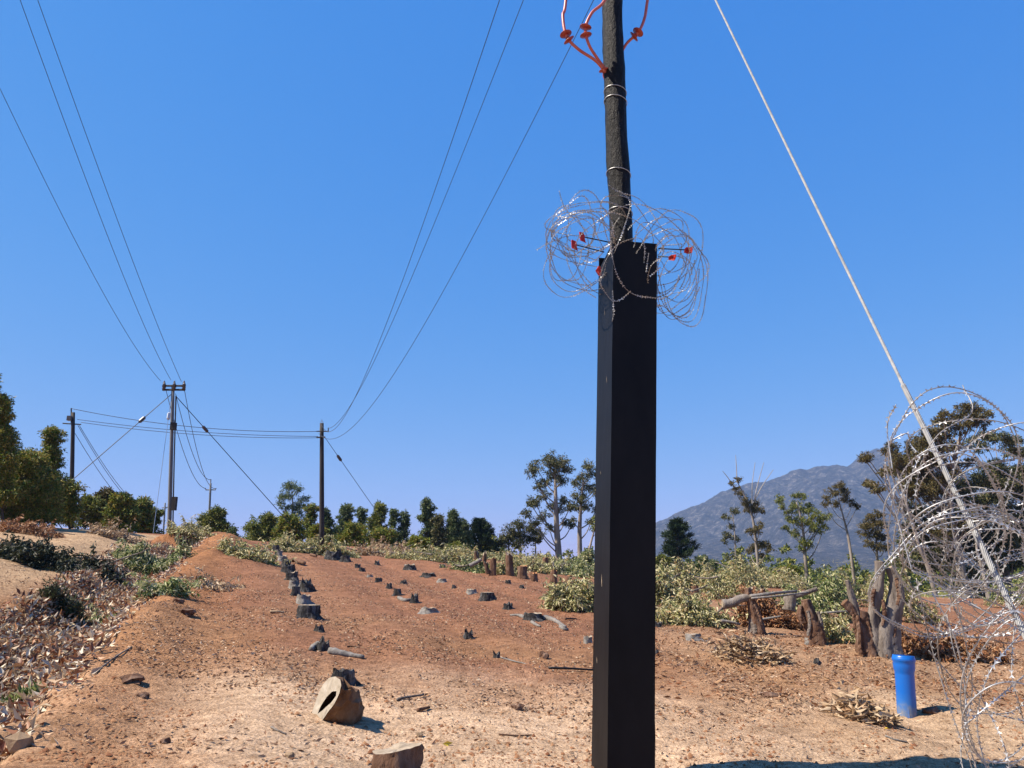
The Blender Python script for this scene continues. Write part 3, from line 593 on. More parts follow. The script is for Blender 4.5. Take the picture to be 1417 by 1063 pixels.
mb = MB(); tube(mb, curve([P(243.5, 548, Y1 - .2), P(242, 600, Y1 - .2), P(240.5, 660, Y1 - .2), P(239, 740, Y1 - .2)], 10), .045, 6); build('down_cable', mb, M['darkwood'], p1)
mb = MB(); box(mb, P(240, 590, Y1 - .25), (.35, .3, .5)); build('clamp_box', mb, M['darkwood'], p1)
mb = MB(); box(mb, P(241, 697, Y1 - .25), (.3, .3, .9)); build('switch_box', mb, M['darkwood'], p1)
Y2 = 56
p2, tp2 = far_pole(101.3, 571, Y2, 'dark power pole on the left bank beside bronze bushes', .15, 'darkwood', -6)
mb = MB(); tube(mb, [P(87, 586, Y2), P(112, 587.5, Y2)], .05, 6); build('crossarm', mb, M['darkwood'], p2)
mb = MB(); tube(mb, [P(98.6, 565, Y2), P(98.6, 585, Y2)], .045, 6); build('top_bracket', mb, M['darkwood'], p2)
for x_ in (96.5,): mb = MB(); box(mb, P(x_, 579, Y2 - .2), (.3, .3, .35)); build('arrester', mb, M['porcelain'], p2)
Y3 = 57
p3, tp3 = far_pole(445.3, 586, Y3, 'thick dark power pole standing behind the brush at the middle of the crest', .17, 'darkwood', 0)
mb = MB(); tube(mb, [P(438, 597, Y3 - .2), P(454.5, 597, Y3 - .2)], .045, 6); build('crossarm', mb, M['darkwood'], p3)
mb = MB(); tube(mb, [P(454.3, 598, Y3 - .2), P(454.3, 592, Y3 - .2)], .04, 6); build('pin', mb, M['darkwood'], p3)
mb = MB(); tube(mb, [P(438, 605.5, Y3 - .2), P(450, 605, Y3 - .2)], .06, 6); build('lower_bracket', mb, M['darkwood'], p3)
mb = MB(); tube(mb, [P(442.5, 597, Y3), P(443.5, 586, Y3), P(445.2, 581, Y3), P(447.2, 586, Y3), P(448, 597, Y3)], .035, 5); build('top_hoop', mb, M['galv'], p3)
Y4 = 115
p4, tp4 = far_pole(291.5, 669, Y4, 'small grey power pole far away above a bush, with a short crossarm', .17, 'greypole', -3)
mb = MB(); tube(mb, [P(284, 675.5, Y4), P(285, 678, Y4), P(298, 678, Y4), P(299, 675.5, Y4)], .09, 5); build('crossarm', mb, M['greypole'], p4)
mb = MB(); tube(mb, [P(291.8, 663, Y4), P(291.5, 670, Y4)], .08, 5); build('pin', mb, M['greypole'], p4)
Y5 = 190
p5, tp5 = far_pole(228.5, 696, Y5, 'smallest power pole, just left of the tall grey one', .22, 'greypole', -2)
mb = MB(); tube(mb, [P(224, 703, Y5), P(233, 702, Y5)], .12, 5); build('crossarm', mb, M['greypole'], p5)

def conductor(lab, p0, p1_, sag, r0, r1, grp='overhead conductors', name='conductor_wire', n=40, cat='wire'):
    p0 = np.array(p0); p1_ = np.array(p1_); t = np.linspace(0, 1, n)
    cv = p0[None] * (1 - t[:, None]) + p1_[None] * t[:, None]; cv[:, 2] -= 4 * sag * t * (1 - t)
    mb = MB(); tube(mb, cv, r0 + (r1 - r0) * t, 5); o = build(name, mb, M['conductor'], None, loc=p0, smooth=True)
    return tag(o, lab, cat, grp)
def fit_wire(lab, p0, samples, Bxy, grp, ext=True, r0=.016, r1=.0055):
    """vertical plane from p0 to plan point B; heights read from the sight lines, fitted by a parabola (sag)"""
    p0 = np.array(p0); d = np.array([Bxy[0] - p0[0], Bxy[1] - p0[1]]); ts = [0.0]; zs = [p0[2]]
    for (px, py) in samples:
        r = ray(px, py); den = r[0] * d[1] - r[1] * d[0]; s = ((p0[0] - CAM[0]) * d[1] - (p0[1] - CAM[1]) * d[0]) / den
        q = CAM + r * s; t_ = ((q[0] - p0[0]) * d[0] + (q[1] - p0[1]) * d[1]) / (d @ d); ts.append(t_); zs.append(q[2])
    w = np.ones(len(ts)); w[0] = 8; co_ = np.polyfit(ts, zs, 2, w=w); t = np.linspace(0, 1, 70)
    cv = np.stack([p0[0] + d[0] * t, p0[1] + d[1] * t, np.polyval(co_, t)], 1); cv[0] = p0
    mb = MB(); tube(mb, cv, r0 + (r1 - r0) * np.clip(t * 1.15, 0, 1), 5); tag(build('conductor_wire', mb, M['conductor'], None, loc=p0, smooth=True), lab, 'wire', grp)
    return np.polyval(co_, 1.0), co_, ts
ga = 'conductors rising from the grey pole to the upper left'
def overhead(lab, p0, a, b, ztop, grp, **k):
    """B point on the sight line of pixel a at height ztop, then on past the camera"""
    r = ray(*a); q = CAM + r * ((ztop - CAM[2]) / r[2]); d = (q - np.array(p0))[:2]; L_ = np.linalg.norm(d)
    B_ = q[:2] + d / L_ * 12
    return fit_wire(lab, p0, [a] + b, B_, grp, **k)
zz_ = 12.5
print('W', overhead('conductor furthest left, dropping to the left insulator of the grey pole', P(222, 527, Y1), (0, 118), [(100, 331), (203, 500)], zz_, ga)[0])
print('W', overhead('conductor in the middle of the upper left trio', P(236.5, 526, Y1), (30, 0), [(120, 258), (200, 450), (223, 500)], zz_, ga)[0])
print('W', overhead('rightmost conductor of the upper left trio', P(251, 528, Y1), (52, 0), [(130, 215), (205, 418), (239, 500)], zz_, ga)[0])
gb_ = 'conductors between the black pole and the crest pole'
print('W', fit_wire('left conductor of the pair climbing from the crest pole to the black pole', P(445, 588, Y3), [(456, 593), (479, 560), (530, 455), (600, 285), (687, 0)][2:], (BX - .85, BY - .16), gb_))
print('W', fit_wire('right conductor of the close pair climbing from the crest pole', P(454, 593, Y3), [(530, 468), (600, 325), (650, 195), (718, 0)], (BX - .15, BY - .16), gb_))
print('W', fit_wire('lone conductor passing closest to the black pole above the field', P(441, 600, Y3), [(517, 560), (600, 420), (700, 247), (780, 85), (820, 0)], (BX + .85, BY - .16), gb_))
gc = 'conductors crossing low between the left bank pole and the crest pole'
conductor('top level conductor between left bank pole and crest pole', P(99, 565.5, Y2), P(443, 597, Y3 - .2), .55, .022, .022, gc)
conductor('middle of the three level conductors left of the crest pole', P(107, 580.5, Y2), P(440, 604, Y3 - .2), .3, .02, .02, gc)
conductor('lowest of the three level conductors left of the crest pole', P(112, 584.5, Y2), P(439, 606, Y3 - .2), .35, .02, .02, gc)
gd = 'conductors falling from the left bank pole to the smallest pole'
conductor('highest thin conductor falling from the left bank pole', P(110, 589, Y2), P(233, 701, Y5), 3.6, .02, .06, gd)
conductor('middle thin conductor falling from the left bank pole', P(108, 589, Y2), P(229, 703, Y5), 3.6, .02, .06, gd)
conductor('lowest thin conductor falling from the left bank pole', P(104, 600, Y2), P(224, 705, Y5), 3.6, .02, .06, gd)
ge = 'conductors falling from the grey pole to the small far pole'
conductor('left conductor behind the grey pole', P(230, 541, Y1), P(284.5, 676, Y4), 1.6, .02, .04, ge)
conductor('middle conductor behind the grey pole', P(243, 545, Y1), P(291.8, 664, Y4), 1.6, .02, .04, ge)
conductor('right conductor behind the grey pole', P(255.5, 541, Y1), P(298.5, 676, Y4), 1.9, .02, .04, ge)
def guy(lab, p0, p1_, k, mat='conductor', r=.028, im='porcelain'):
    p0 = np.array(p0); p1_ = np.array(p1_); t = thing('stay_wire', p1_, lab, 'stay wire', 'stay wires of the distant poles'); mb = MB(); tube(mb, [p0 * (1 - q) + p1_ * q for q in np.linspace(0, 1, 6)], r, 5); build('strand', mb, M[mat], t)
    c = p0 * (1 - k) + p1_ * k; d = (p1_ - p0) / np.linalg.norm(p1_ - p0); mb = MB(); tube(mb, [c - d * .3, c - d * .2, c + d * .2, c + d * .3], [.04, .12, .12, .04], 8); build('insulator', mb, M[im], t)
def gend(px, py, Y): q = P(px, py, Y); return np.array([q[0], Y, min(q[2], q[2])])
guy('stay wire from the grey pole down to the left across the bushes', P(238, 545, Y1), gend(38, 718, Y1 - 6), .235)
guy('stay wire from the grey pole down to the right with dark insulator', P(244, 549, Y1), gend(402, 726, Y1 + 6), .24)
guy('stay wire falling to the right from the crest pole', P(450, 606, Y3), gend(540, 735, Y3 + 4), .21, r=.02)
guy('faint stay wire dropping almost straight beside the grey pole with white insulator', P(236, 556, Y1), gend(212, 738, Y1 - 3), .12, r=.018, im='glass_ins', mat='galv')

# ------------------------------------------------------------------ trees
def clump_leaves(c, r, n, L, lr, flat=.75, droop=.35, sub=13):
    """leaves gathered in small sub-clusters inside an uneven ellipsoid"""
    ks = lr.standard_normal((sub, 3)); ks /= np.linalg.norm(ks, axis=1)[:, None]; ks *= (lr.random((sub, 1)) ** .45) * .78; ks[:, 2] *= flat
    w = lr.integers(0, sub, n); p = ks[w] + lr.standard_normal((n, 3)) * np.array([.17, .17, .12])
    pos = np.array(c) + p * r; d = p + lr.standard_normal((n, 3)) * .7; d[:, 2] -= droop
    return pos, d, L * lr.uniform(.6, 1.3, n)
def gum(lab, pxb, Y, trunk, clumps, mat, grp=None, tr=.2, dens=1.0, L=.24, bark='eucbark', name='gum_tree', dead=(), cat='tree', limbs=True, wr=.32, flat=.75, droop=.35, dz=.12):
    lr = np.random.default_rng(abs(hash(lab)) % 100000 if False else sum(ord(ch) * (i + 1) for i, ch in enumerate(lab)) % 99991)
    b = P(pxb, 780, Y); base = np.array([b[0], Y, Hs(b[0], Y)]); t = thing(name, base, lab, cat, grp)
    path = [base - np.array([0, 0, .3])] + [P(a, c_, Y + lr.uniform(-.3, .3)) for a, c_ in trunk]; cv = curve(path, 20)
    rr_ = np.linspace(tr, tr * .25, len(cv)); rr_[0] *= 1.25; mb = MB(); tube(mb, cv, rr_, 8, jit=.03, seed=5)
    build('trunk', mb, M[bark], t, smooth=True)
    pxm = Y / F; P_, D_, L_ = [], [], []
    lb = MB(); k_ = 0
    spread = max([abs(c[0] - trunk[-1][0]) for c in clumps] + [10]) * pxm * .6
    for cl in clumps:
        cx, cy, cr_ = cl; yo = Y + lr.uniform(-1, 1) * spread * .6; c = P(cx, cy, yo); r = cr_ * pxm * 1.22
        n = int(dens * 620 * r ** 2 * (.24 / L) ** 2) + 60; n = min(n, 2600)
        a, d, l = clump_leaves(c, r, n, L, lr, flat=flat, droop=droop); P_.append(a); D_.append(d); L_.append(l)
        if limbs:
            hd = np.linalg.norm((cv - c)[:, :2], axis=1); dd = np.abs((c[2] - cv[:, 2]) - 1.15 * hd - .3 * r); i = int(np.argmin(dd)); i = min(i, len(cv) - 2); s = cv[i]
            mid = (s + c) / 2 + np.array([0, 0, -.12]) * np.linalg.norm(c - s) + lr.standard_normal(3) * .1
            if len(clumps) <= 4: lb = MB()
            tube(lb, curve([s, mid, c + np.array([0, 0, -.1 * r]), c + np.array([lr.uniform(-.4, .4) * r, 0, .5 * r])], 9), np.linspace(min(.085, max(.025, rr_[i] * .38)), .015, 10), 5, jit=0)
            if len(clumps) <= 4: build('branch', lb, M[bark], t, smooth=True)
    if lb.n and len(clumps) > 4: build('branches', lb, M[bark], t, smooth=True)['kind'] = 'stuff'
    for dp in dead:
        mb = MB(); tube(mb, curve([P(a, c_, Y + .2) for a, c_ in dp], 9), np.linspace(.07, .03, len(curve([P(a, c_, Y) for a, c_ in dp], 9))), 5); build('dead_branch', mb, M['deadwood'], t)
    pos = np.concatenate(P_); dr = np.concatenate(D_); ll = np.concatenate(L_)
    v_, f_, r_ = leaves(pos, dr, ll, ll * wr, seed=3); leaf_obj('crown', v_, f_, r_, M[mat], t, stuff=False)
    return t
g1 = 'tall gum trees beyond the field'
gum('tall gum tree with long bare pale trunk standing left of the black box', 775, 82, [(771, 740), (769, 690), (768, 650)],
    [(768, 632, 12), (758, 640, 11), (778, 640, 11), (786, 650, 9), (742, 645, 10), (736, 653, 9), (765, 655, 12), (778, 664, 10), (745, 672, 8), (752, 684, 9), (741, 694, 11), (757, 668, 8), (735, 697, 6), (780, 690, 9), (788, 702, 8), (774, 705, 8), (752, 715, 9), (742, 722, 7), (728, 710, 8), (782, 722, 7), (764, 700, 7), (760, 730, 6), (790, 728, 6), (770, 645, 9)], 'L_dkgreen', g1, .42, .9, .26)
gum('second tall gum half hidden by the left edge of the black box', 803, 86, [(802, 740), (804, 700), (808, 660)],
    [(815, 645, 9), (822, 652, 10), (806, 660, 9), (797, 668, 8), (812, 672, 11), (824, 680, 9), (800, 685, 9), (795, 700, 9), (812, 700, 9), (825, 705, 8), (818, 720, 8), (792, 720, 6), (806, 690, 8), (830, 660, 8)], 'L_dkgreen', g1, .33, .9, .26)
gum('gum tree leaning just behind the left side of the black box', 806, 60, [(814, 765), (822, 735), (828, 715)], [(828, 716, 7), (822, 730, 5), (832, 725, 6)], 'L_olive', g1, .13, .8, .2)
g2 = 'dark rounded gums left of the tall pale trunked gum'
for lab, pxb, tk, cl in (('dark rounded gum at the left of the trio beside the tall gum', 704, [(704, 735)], [(702, 735, 11), (694, 745, 7), (710, 742, 8), (700, 752, 8), (712, 752, 6)]),
        ('broad dark gum in the middle of the trio beside the tall gum', 720, [(720, 730)], [(716, 727, 9), (724, 724, 9), (731, 734, 8), (712, 740, 8), (722, 742, 9), (728, 750, 7), (718, 755, 7)]),
        ('small mushroom shaped gum under the tall gum with thin trunk', 741, [(741, 745)], [(739, 735, 9), (746, 740, 8), (733, 744, 7), (742, 748, 8), (736, 728, 7)])):
    gum(lab, pxb, 88, tk, cl, 'L_dkgreen', g2, .16, 1.0, .25)
gum('round gum with gaps in its crown standing above bushes left of the crest pole', 404, 95, [(404, 725), (405, 700), (404, 680)], [(404, 670, 8), (396, 676, 7), (412, 678, 8), (390, 688, 8), (419, 690, 8), (400, 688, 8), (410, 700, 8), (388, 698, 6), (418, 702, 7), (403, 702, 6), (395, 704, 5), (412, 712, 8)], 'L_blue', g1, .18, .75, .26)
g3 = 'gum trees in front of the mountain'
gum('slender dark gum with separate small tufts, left of the pair before the mountain', 1017, 92, [(1017, 745), (1015, 720), (1012, 706)], [(1018, 708, 7), (1006, 716, 6), (1012, 728, 5), (1008, 740, 7), (1017, 745, 6), (1003, 748, 5), (1020, 770, 6), (1010, 772, 5), (1025, 778, 6)], 'L_dkgreen', g3, .10, .8, .24)
gum('thin gum with bare dead top branches in front of the mountain', 1050, 88, [(1046, 750), (1042, 720), (1036, 698), (1028, 682), (1019, 665)],
    [(1022, 663, 5), (1012, 668, 4), (1018, 675, 5), (1024, 683, 7), (1030, 692, 7), (1035, 700, 8), (1045, 698, 9), (1050, 704, 8), (1038, 706, 8), (1050, 728, 7), (1038, 735, 6), (1045, 734, 7), (1056, 752, 8), (1046, 757, 8), (1063, 758, 7), (1038, 762, 6), (1052, 768, 6)], 'L_rust', g3, .2, .9, .24,
    dead=([(1041, 700), (1041, 670), (1045, 640)], [(1042, 696), (1055, 672), (1070, 650)], [(1020, 668), (1019, 645), (1018, 630)], [(1016, 675), (1008, 662), (1000, 652)], [(1044, 690), (1050, 665), (1057, 640)]))
gum('many tufted gum forking low in front of the mountain', 1115, 88, [(1114, 770), (1112, 740), (1108, 715), (1102, 695)],
    [(1102, 684, 7), (1110, 688, 6), (1080, 690, 7), (1083, 700, 6), (1102, 700, 9), (1094, 708, 8), (1112, 708, 8), (1120, 703, 9), (1128, 712, 8), (1095, 718, 8), (1108, 722, 9), (1120, 722, 8), (1136, 722, 7), (1088, 730, 6), (1100, 738, 7), (1130, 736, 7), (1143, 715, 7), (1112, 750, 8), (1108, 760, 6), (1120, 755, 5), (1140, 730, 6), (1126, 728, 7)], 'L_olive', g3, .24, .8, .24)
gum('gum with leaning bare trunk and flat open crown before the mountain', 1180, 84, [(1178, 770), (1172, 735), (1166, 712), (1160, 690)],
    [(1160, 672, 7), (1152, 680, 8), (1166, 682, 8), (1145, 690, 6), (1172, 690, 7), (1180, 696, 6), (1156, 695, 7), (1142, 698, 5), (1186, 700, 5), (1164, 672, 5), (1168, 678, 6)], 'L_rust', g3, .2, .75, .24)
gum('brown leaved gum just left of the coil of razor wire', 1213, 80, [(1213, 760), (1213, 735)], [(1207, 716, 8), (1218, 712, 8), (1200, 726, 9), (1212, 728, 10), (1222, 724, 8), (1195, 738, 7), (1208, 742, 9), (1220, 742, 9), (1214, 756, 8), (1202, 752, 6), (1224, 758, 7), (1196, 728, 6)], 'L_rust', g3, .2, .9, .24)
_b = np.random.default_rng(12)
big = [(_b.uniform(1262, 1345), _b.uniform(600, 740), 12) for _ in range(12)] + [(1200, 632, 9), (1196, 634, 7), (1234, 618, 9), (1226, 622, 8), (1240, 628, 8), (1207, 671, 9), (1214, 676, 9), (1202, 668, 7), (1246, 640, 10), (1238, 652, 9), (1228, 650, 7), (1222, 654, 6), (1345, 566, 11), (1332, 564, 9), (1358, 572, 11), (1366, 576, 8), (1345, 580, 13), (1325, 575, 10), (1305, 576, 10), (1298, 582, 9), (1312, 590, 12), (1292, 596, 11), (1280, 606, 11), (1270, 612, 9), (1300, 604, 12), (1330, 592, 11), (1358, 588, 10), (1262, 620, 9), (1274, 626, 11), (1290, 620, 11),
       (1262, 640, 11), (1280, 645, 12), (1258, 655, 10), (1275, 662, 13), (1298, 640, 10), (1300, 660, 12), (1320, 650, 10), (1340, 640, 8), (1290, 680, 14), (1265, 680, 11), (1315, 680, 13), (1340, 668, 12), (1360, 660, 11), (1380, 655, 10), (1360, 605, 9), (1375, 603, 9), (1390, 608, 11), (1404, 614, 11), (1415, 624, 11), (1345, 612, 8), (1358, 620, 8), (1395, 624, 8), (1382, 640, 7), (1400, 665, 12), (1420, 655, 13), (1425, 680, 14), (1385, 690, 14), (1360, 690, 13), (1335, 700, 14), (1300, 705, 14), (1275, 710, 12), (1255, 700, 10), (1260, 730, 10), (1285, 735, 12), (1320, 725, 13), (1350, 725, 12), (1400, 715, 14), (1425, 730, 14), (1380, 740, 13), (1340, 748, 12), (1305, 756, 11), (1280, 765, 10), (1360, 765, 12), (1400, 760, 13), (1430, 770, 13), (1255, 750, 8), (1320, 775, 10), (1385, 780, 11), (1345, 790, 9)]
big = [(a_, b_, c_ * 1.22 if a_ > 1250 and b_ > 590 else c_) for a_, b_, c_ in big]
gum('huge spreading brown gum tree behind the coil of razor wire', 1332, 72, [(1330, 790), (1322, 740), (1315, 700), (1318, 650), (1330, 600)], big[:52], 'L_rust', g3, .5, 1.15, .27)
gum('dark gum crowding the right edge of the photo behind the razor wire', 1392, 76, [(1392, 790), (1390, 740), (1386, 700), (1384, 650)], big[52:] + [(_b.uniform(1250, 1425), _b.uniform(640, 785), 17) for _ in range(52)], 'L_dkgreen', g3, .45, 1.15, .27)
lr = np.random.default_rng(31)
for lab, x0_, pth in (('slanting gum trunk at the left below the huge gum', 1290, [(1284, 785), (1270, 750), (1252, 690), (1238, 640)]), ('orange brown trunk to the right below the huge gum', 1362, [(1360, 790), (1352, 760), (1348, 720)])):
    gum(lab, x0_, 68, pth, [(pth[-1][0], pth[-1][1] - 6, 10), (pth[-1][0] + 6, pth[-1][1] + 4, 8)], 'L_rust', g3, .22, .9, .24)

def pine(lab, pxb, Y, top, halfw, bot, grp=None, seed=0):
    lr = np.random.default_rng(seed); b = P(pxb, 780, Y); base = np.array([b[0], Y, Hs(b[0], Y)]); t = thing('pine_tree', base, lab, 'tree', grp); tp = P(pxb, top, Y); bt = P(pxb, bot, Y)
    mb = MB(); tube(mb, curve([base - [0, 0, .3], (base + tp) / 2, tp], 10), np.linspace(.22, .04, 11), 7); build('trunk', mb, M['darkbark'], t, smooth=True)
    hh = tp[2] - bt[2]; R_ = halfw * Y / F; lb = MB(); P_, D_, L_ = [], [], []
    for k in range(64):
        u_ = lr.random() ** .8; z = bt[2] + hh * u_; a = lr.uniform(0, 2 * math.pi); ln = R_ * (1 - u_) ** .65 * lr.uniform(.5, 1.12) + .25
        s = np.array([tp[0], Y, z]); e = s + np.array([math.cos(a) * ln, math.sin(a) * ln, ln * lr.uniform(.1, .45)])
        tube(lb, [s, (s + e) / 2 - [0, 0, .05], e], [.05, .035, .015], 4)
        n = int(90 * ln) + 40; q = lr.random(n) ** .6; pos = s + (e - s) * q[:, None] + lr.standard_normal((n, 3)) * .13; d = (e - s) / ln * .8 + lr.standard_normal((n, 3)) * .5; d[:, 2] += .5
        P_.append(pos); D_.append(d); L_.append(lr.uniform(.2, .42, n))
    build('branches', lb, M['darkbark'], t); pos = np.concatenate(P_); ll = np.concatenate(L_)
    v_, f_, r_ = leaves(pos, np.concatenate(D_), ll, ll * .22, seed=1); leaf_obj('crown', v_, f_, r_, M['L_pine'], t)
pine('dark green pine just right of the black box below the mountain slope', 937, 78, 722, 27, 784, None, 3)
pine('small dark conical pine far left of the tall gum trio', 663, 84, 720, 19, 768, None, 8)
pine('dark pine tip beside the conical pine', 674, 88, 728, 13, 768, None, 9)

def bushy(lab, px, Y, top, hw, mat, grp, bot=None, seed=0, dens=1.0, L=.22, name='gum_sapling', ncl=None, droop=.35, cat='tree'):
    lr = np.random.default_rng(seed); b = P(px, 780, Y); zb_ = Hs(b[0], Y); gp = H0 / 2
    # pixel row of the ground at that depth
    dz_ = (zb_ - CAM[2]) / Y; an = math.atan(dz_) - PITCH; pyb = H0 / 2 - F * math.tan(an)
    pyb = min(pyb, bot if bot else 9999); hgt = pyb - top; n = ncl or max(9, int(hgt * hw / 24)); cl = []
    hw *= 1.25
    for k in range(n):
        u_ = ((k + .5) / n) ** .9; w_ = min(1, 2.3 * (1.02 - u_)) * (.75 + .25 * math.sin(k * 2.1 + seed)); a = lr.uniform(-1, 1)
        r = max(3.0, hw * lr.uniform(.24, .44)); r = min(r, hgt * .22 + 2)
        cl.append((px + a * (hw * w_ - r * .6), pyb - (hgt - r * .6) * u_ - r * .2, r))
    [cl.append((px + lr.uniform(-.7, .7) * hw, top + hw * .22 + abs(lr.normal(0, .12)) * hgt, max(2.6, hw * lr.uniform(.2, .32)))) for _ in range(3)]; 
    gum(lab, px, Y, [(px + lr.uniform(-2, 2), (pyb + top) / 2), (px + lr.uniform(-3, 3), top + 4)], cl, mat, grp, max(.05, hw * Y / F * .07), dens, L, 'darkbark', name, cat=cat, droop=droop)
gs = 'young gums along the crest'
bl = [  # label, px, Y, top, halfw, mat, bottom
 ('leafy dark gum cut by the left edge of the photo', 0, 40, 545, 22, 'L_brownbush', 700), ('shade casting gum just outside the left edge', -80, 40, 590, 40, 'L_brownbush', 730), ('tall twig tips at the very left edge above the leafy gum', -14, 40, 518, 18, 'L_blue', 640),
 ('bronze green gum bush filling the left bank beside the dark gum', 42, 42, 628, 38, 'L_brownbush', 722), ('pale topped gum sapling rising from the bronze bush', 70, 44, 592, 19, 'L_brownbush', 720), ('bronze bush beside the foot of the left bank pole', 92, 46, 668, 22, 'L_brownbush', 722),
 ('green bush right of the left bank pole', 122, 58, 686, 17, 'L_olive', 730), ('bronze crowned bush in the middle left cluster', 148, 60, 677, 20, 'L_rust', 734), ('bright olive bush in front of the bronze crowned one', 168, 57, 684, 22, 'L_sap', 738), ('blue green bush at the right of the left cluster', 196, 60, 690, 17, 'L_brownbush', 738), ('small low bush at the right end of the left cluster', 212, 62, 704, 13, 'L_olive', 740),
 ('rounded bush below the small far pole', 300, 70, 703, 19, 'L_olive', 745), ('small bluish bush left of the rounded bush', 281, 74, 714, 10, 'L_blue', 745), ('little thin bush right of the rounded bush', 324, 66, 730, 8, 'L_blue', 748),
 ('low olive bush at the left end of the crest row', 354, 68, 724, 10, 'L_olive', 752), ('dark olive bush left of the sunlit one', 372, 70, 712, 17, 'L_olive', 755), ('sunlit yellow green bush below the round gum', 398, 64, 712, 19, 'L_sap', 752), ('tall brownish sapling just left of the crest pole', 431, 66, 698, 11, 'L_brownbush', 755), ('blue green sapling just right of the crest pole', 451, 70, 704, 13, 'L_blue', 758), ('olive bush at the foot of the crest pole', 440, 62, 727, 16, 'L_sap', 756),
 ('blue green gum third right of the crest pole', 478, 76, 699, 13, 'L_blue', 760), ('spindly blue green gum with pointed tip', 500, 78, 702, 10, 'L_blue', 762), ('olive rounded bush below the spindly gums', 488, 66, 724, 18, 'L_sap', 762), ('dense brown green gum mid row', 525, 74, 697, 14, 'L_olive', 764), ('thin gum between the two dense ones', 545, 80, 704, 9, 'L_blue', 762), ('olive bush low beneath the dense gum', 527, 64, 732, 20, 'L_sap', 764), ('slim gum with tufted head', 560, 80, 708, 10, 'L_blue', 764),
 ('tallest pointed gum of the crest row', 590, 76, 692, 13, 'L_blue', 768), ('dark gum right beside the tallest pointed one', 606, 72, 712, 12, 'L_dkgreen', 768), ('bushy blue green gum with flat top', 628, 76, 707, 15, 'L_blue', 770), ('olive shrub beneath the tallest pointed gum', 578, 62, 742, 18, 'L_sap', 768), ('drooping gum right of the flat topped one', 643, 78, 722, 11, 'L_blue', 772), ('low green shrub in front of the small pine', 632, 62, 752, 16, 'L_olive', 772), ('dark low shrub right of the small pine', 686, 90, 748, 8, 'L_pine', 772), ('light shrub behind brush left of the black box', 812, 45, 762, 14, 'L_green', 800),
 ('low olive shrub at the foot of the pine by the box', 915, 70, 768, 14, 'L_olive', 790), ('grey green shrub right of the pine by the box', 972, 76, 770, 14, 'L_blue', 792), ('bright green round shrub in front of the mountain trees', 1090, 60, 782, 17, 'L_sap', 806),
 ('soft bluish shrub right of the grey green one', 985, 90, 775, 8, 'L_blue', 792)]
for i, (lab, px, Y, top, hw, mt, bot) in enumerate(bl): bushy(lab, px, Y, top, hw, mt, gs, bot, seed=100 + i, dens=1.0 if Y > 50 else .62, L=.24 if Y > 50 else .17)
# far tree line (wood reading as one mass)
lr = np.random.default_rng(77); P_, D_, L_ = [], [], []
for k in range(260):
    px = lr.uniform(560, 1430); Y = lr.uniform(150, 260)
    if px < 900 and lr.random() < .3: continue
    x = (px - W0 / 2) / F * Y * 1.02; z0 = Hs(x, Y); h = lr.uniform(3.0, 8.5) * (.5 + fbm(np.array([px / 40]), np.array([1.0]), 2, 5)[0]); rr_ = lr.uniform(1.2, 2.6)
    for j in range(4):
        a, d, l = clump_leaves((x + lr.uniform(-1, 1), Y, z0 + h * (j + .6) / 4), rr_ * (1.1 - .2 * j), 70, .75, lr); P_.append(a); D_.append(d); L_.append(l)
ll = np.concatenate(L_); v_, f_, r_ = leaves(np.concatenate(P_), np.concatenate(D_), ll, ll * .5, seed=2)
tag(leaf_obj('distant_wood', v_, f_, r_, M['L_olive']), 'low line of far off trees along the horizon at the mountain foot', 'wood', kind='stuff')

P_, D_, L_ = [], [], []
for k in range(130):
    px = lr.uniform(345, 715); Y = lr.uniform(84, 100); x = (px - W0 / 2) / F * Y; z0 = Hs(x, Y); h = lr.uniform(2.6, 4.6)
    for j in range(4):
        a, d, l = clump_leaves((x + lr.uniform(-.6, .6), Y, z0 + h * (j + .6) / 4), 1.2 * (1.1 - .18 * j), 90, .3, lr); P_.append(a); D_.append(d); L_.append(l)
ll = np.concatenate(L_); v_, f_, r_ = leaves(np.concatenate(P_), np.concatenate(D_), ll, ll * .4, seed=2)
tag(leaf_obj('thicket', v_, f_, r_, M['L_olive']), 'low thicket filling the gaps behind the crest trees', 'thicket', kind='stuff')

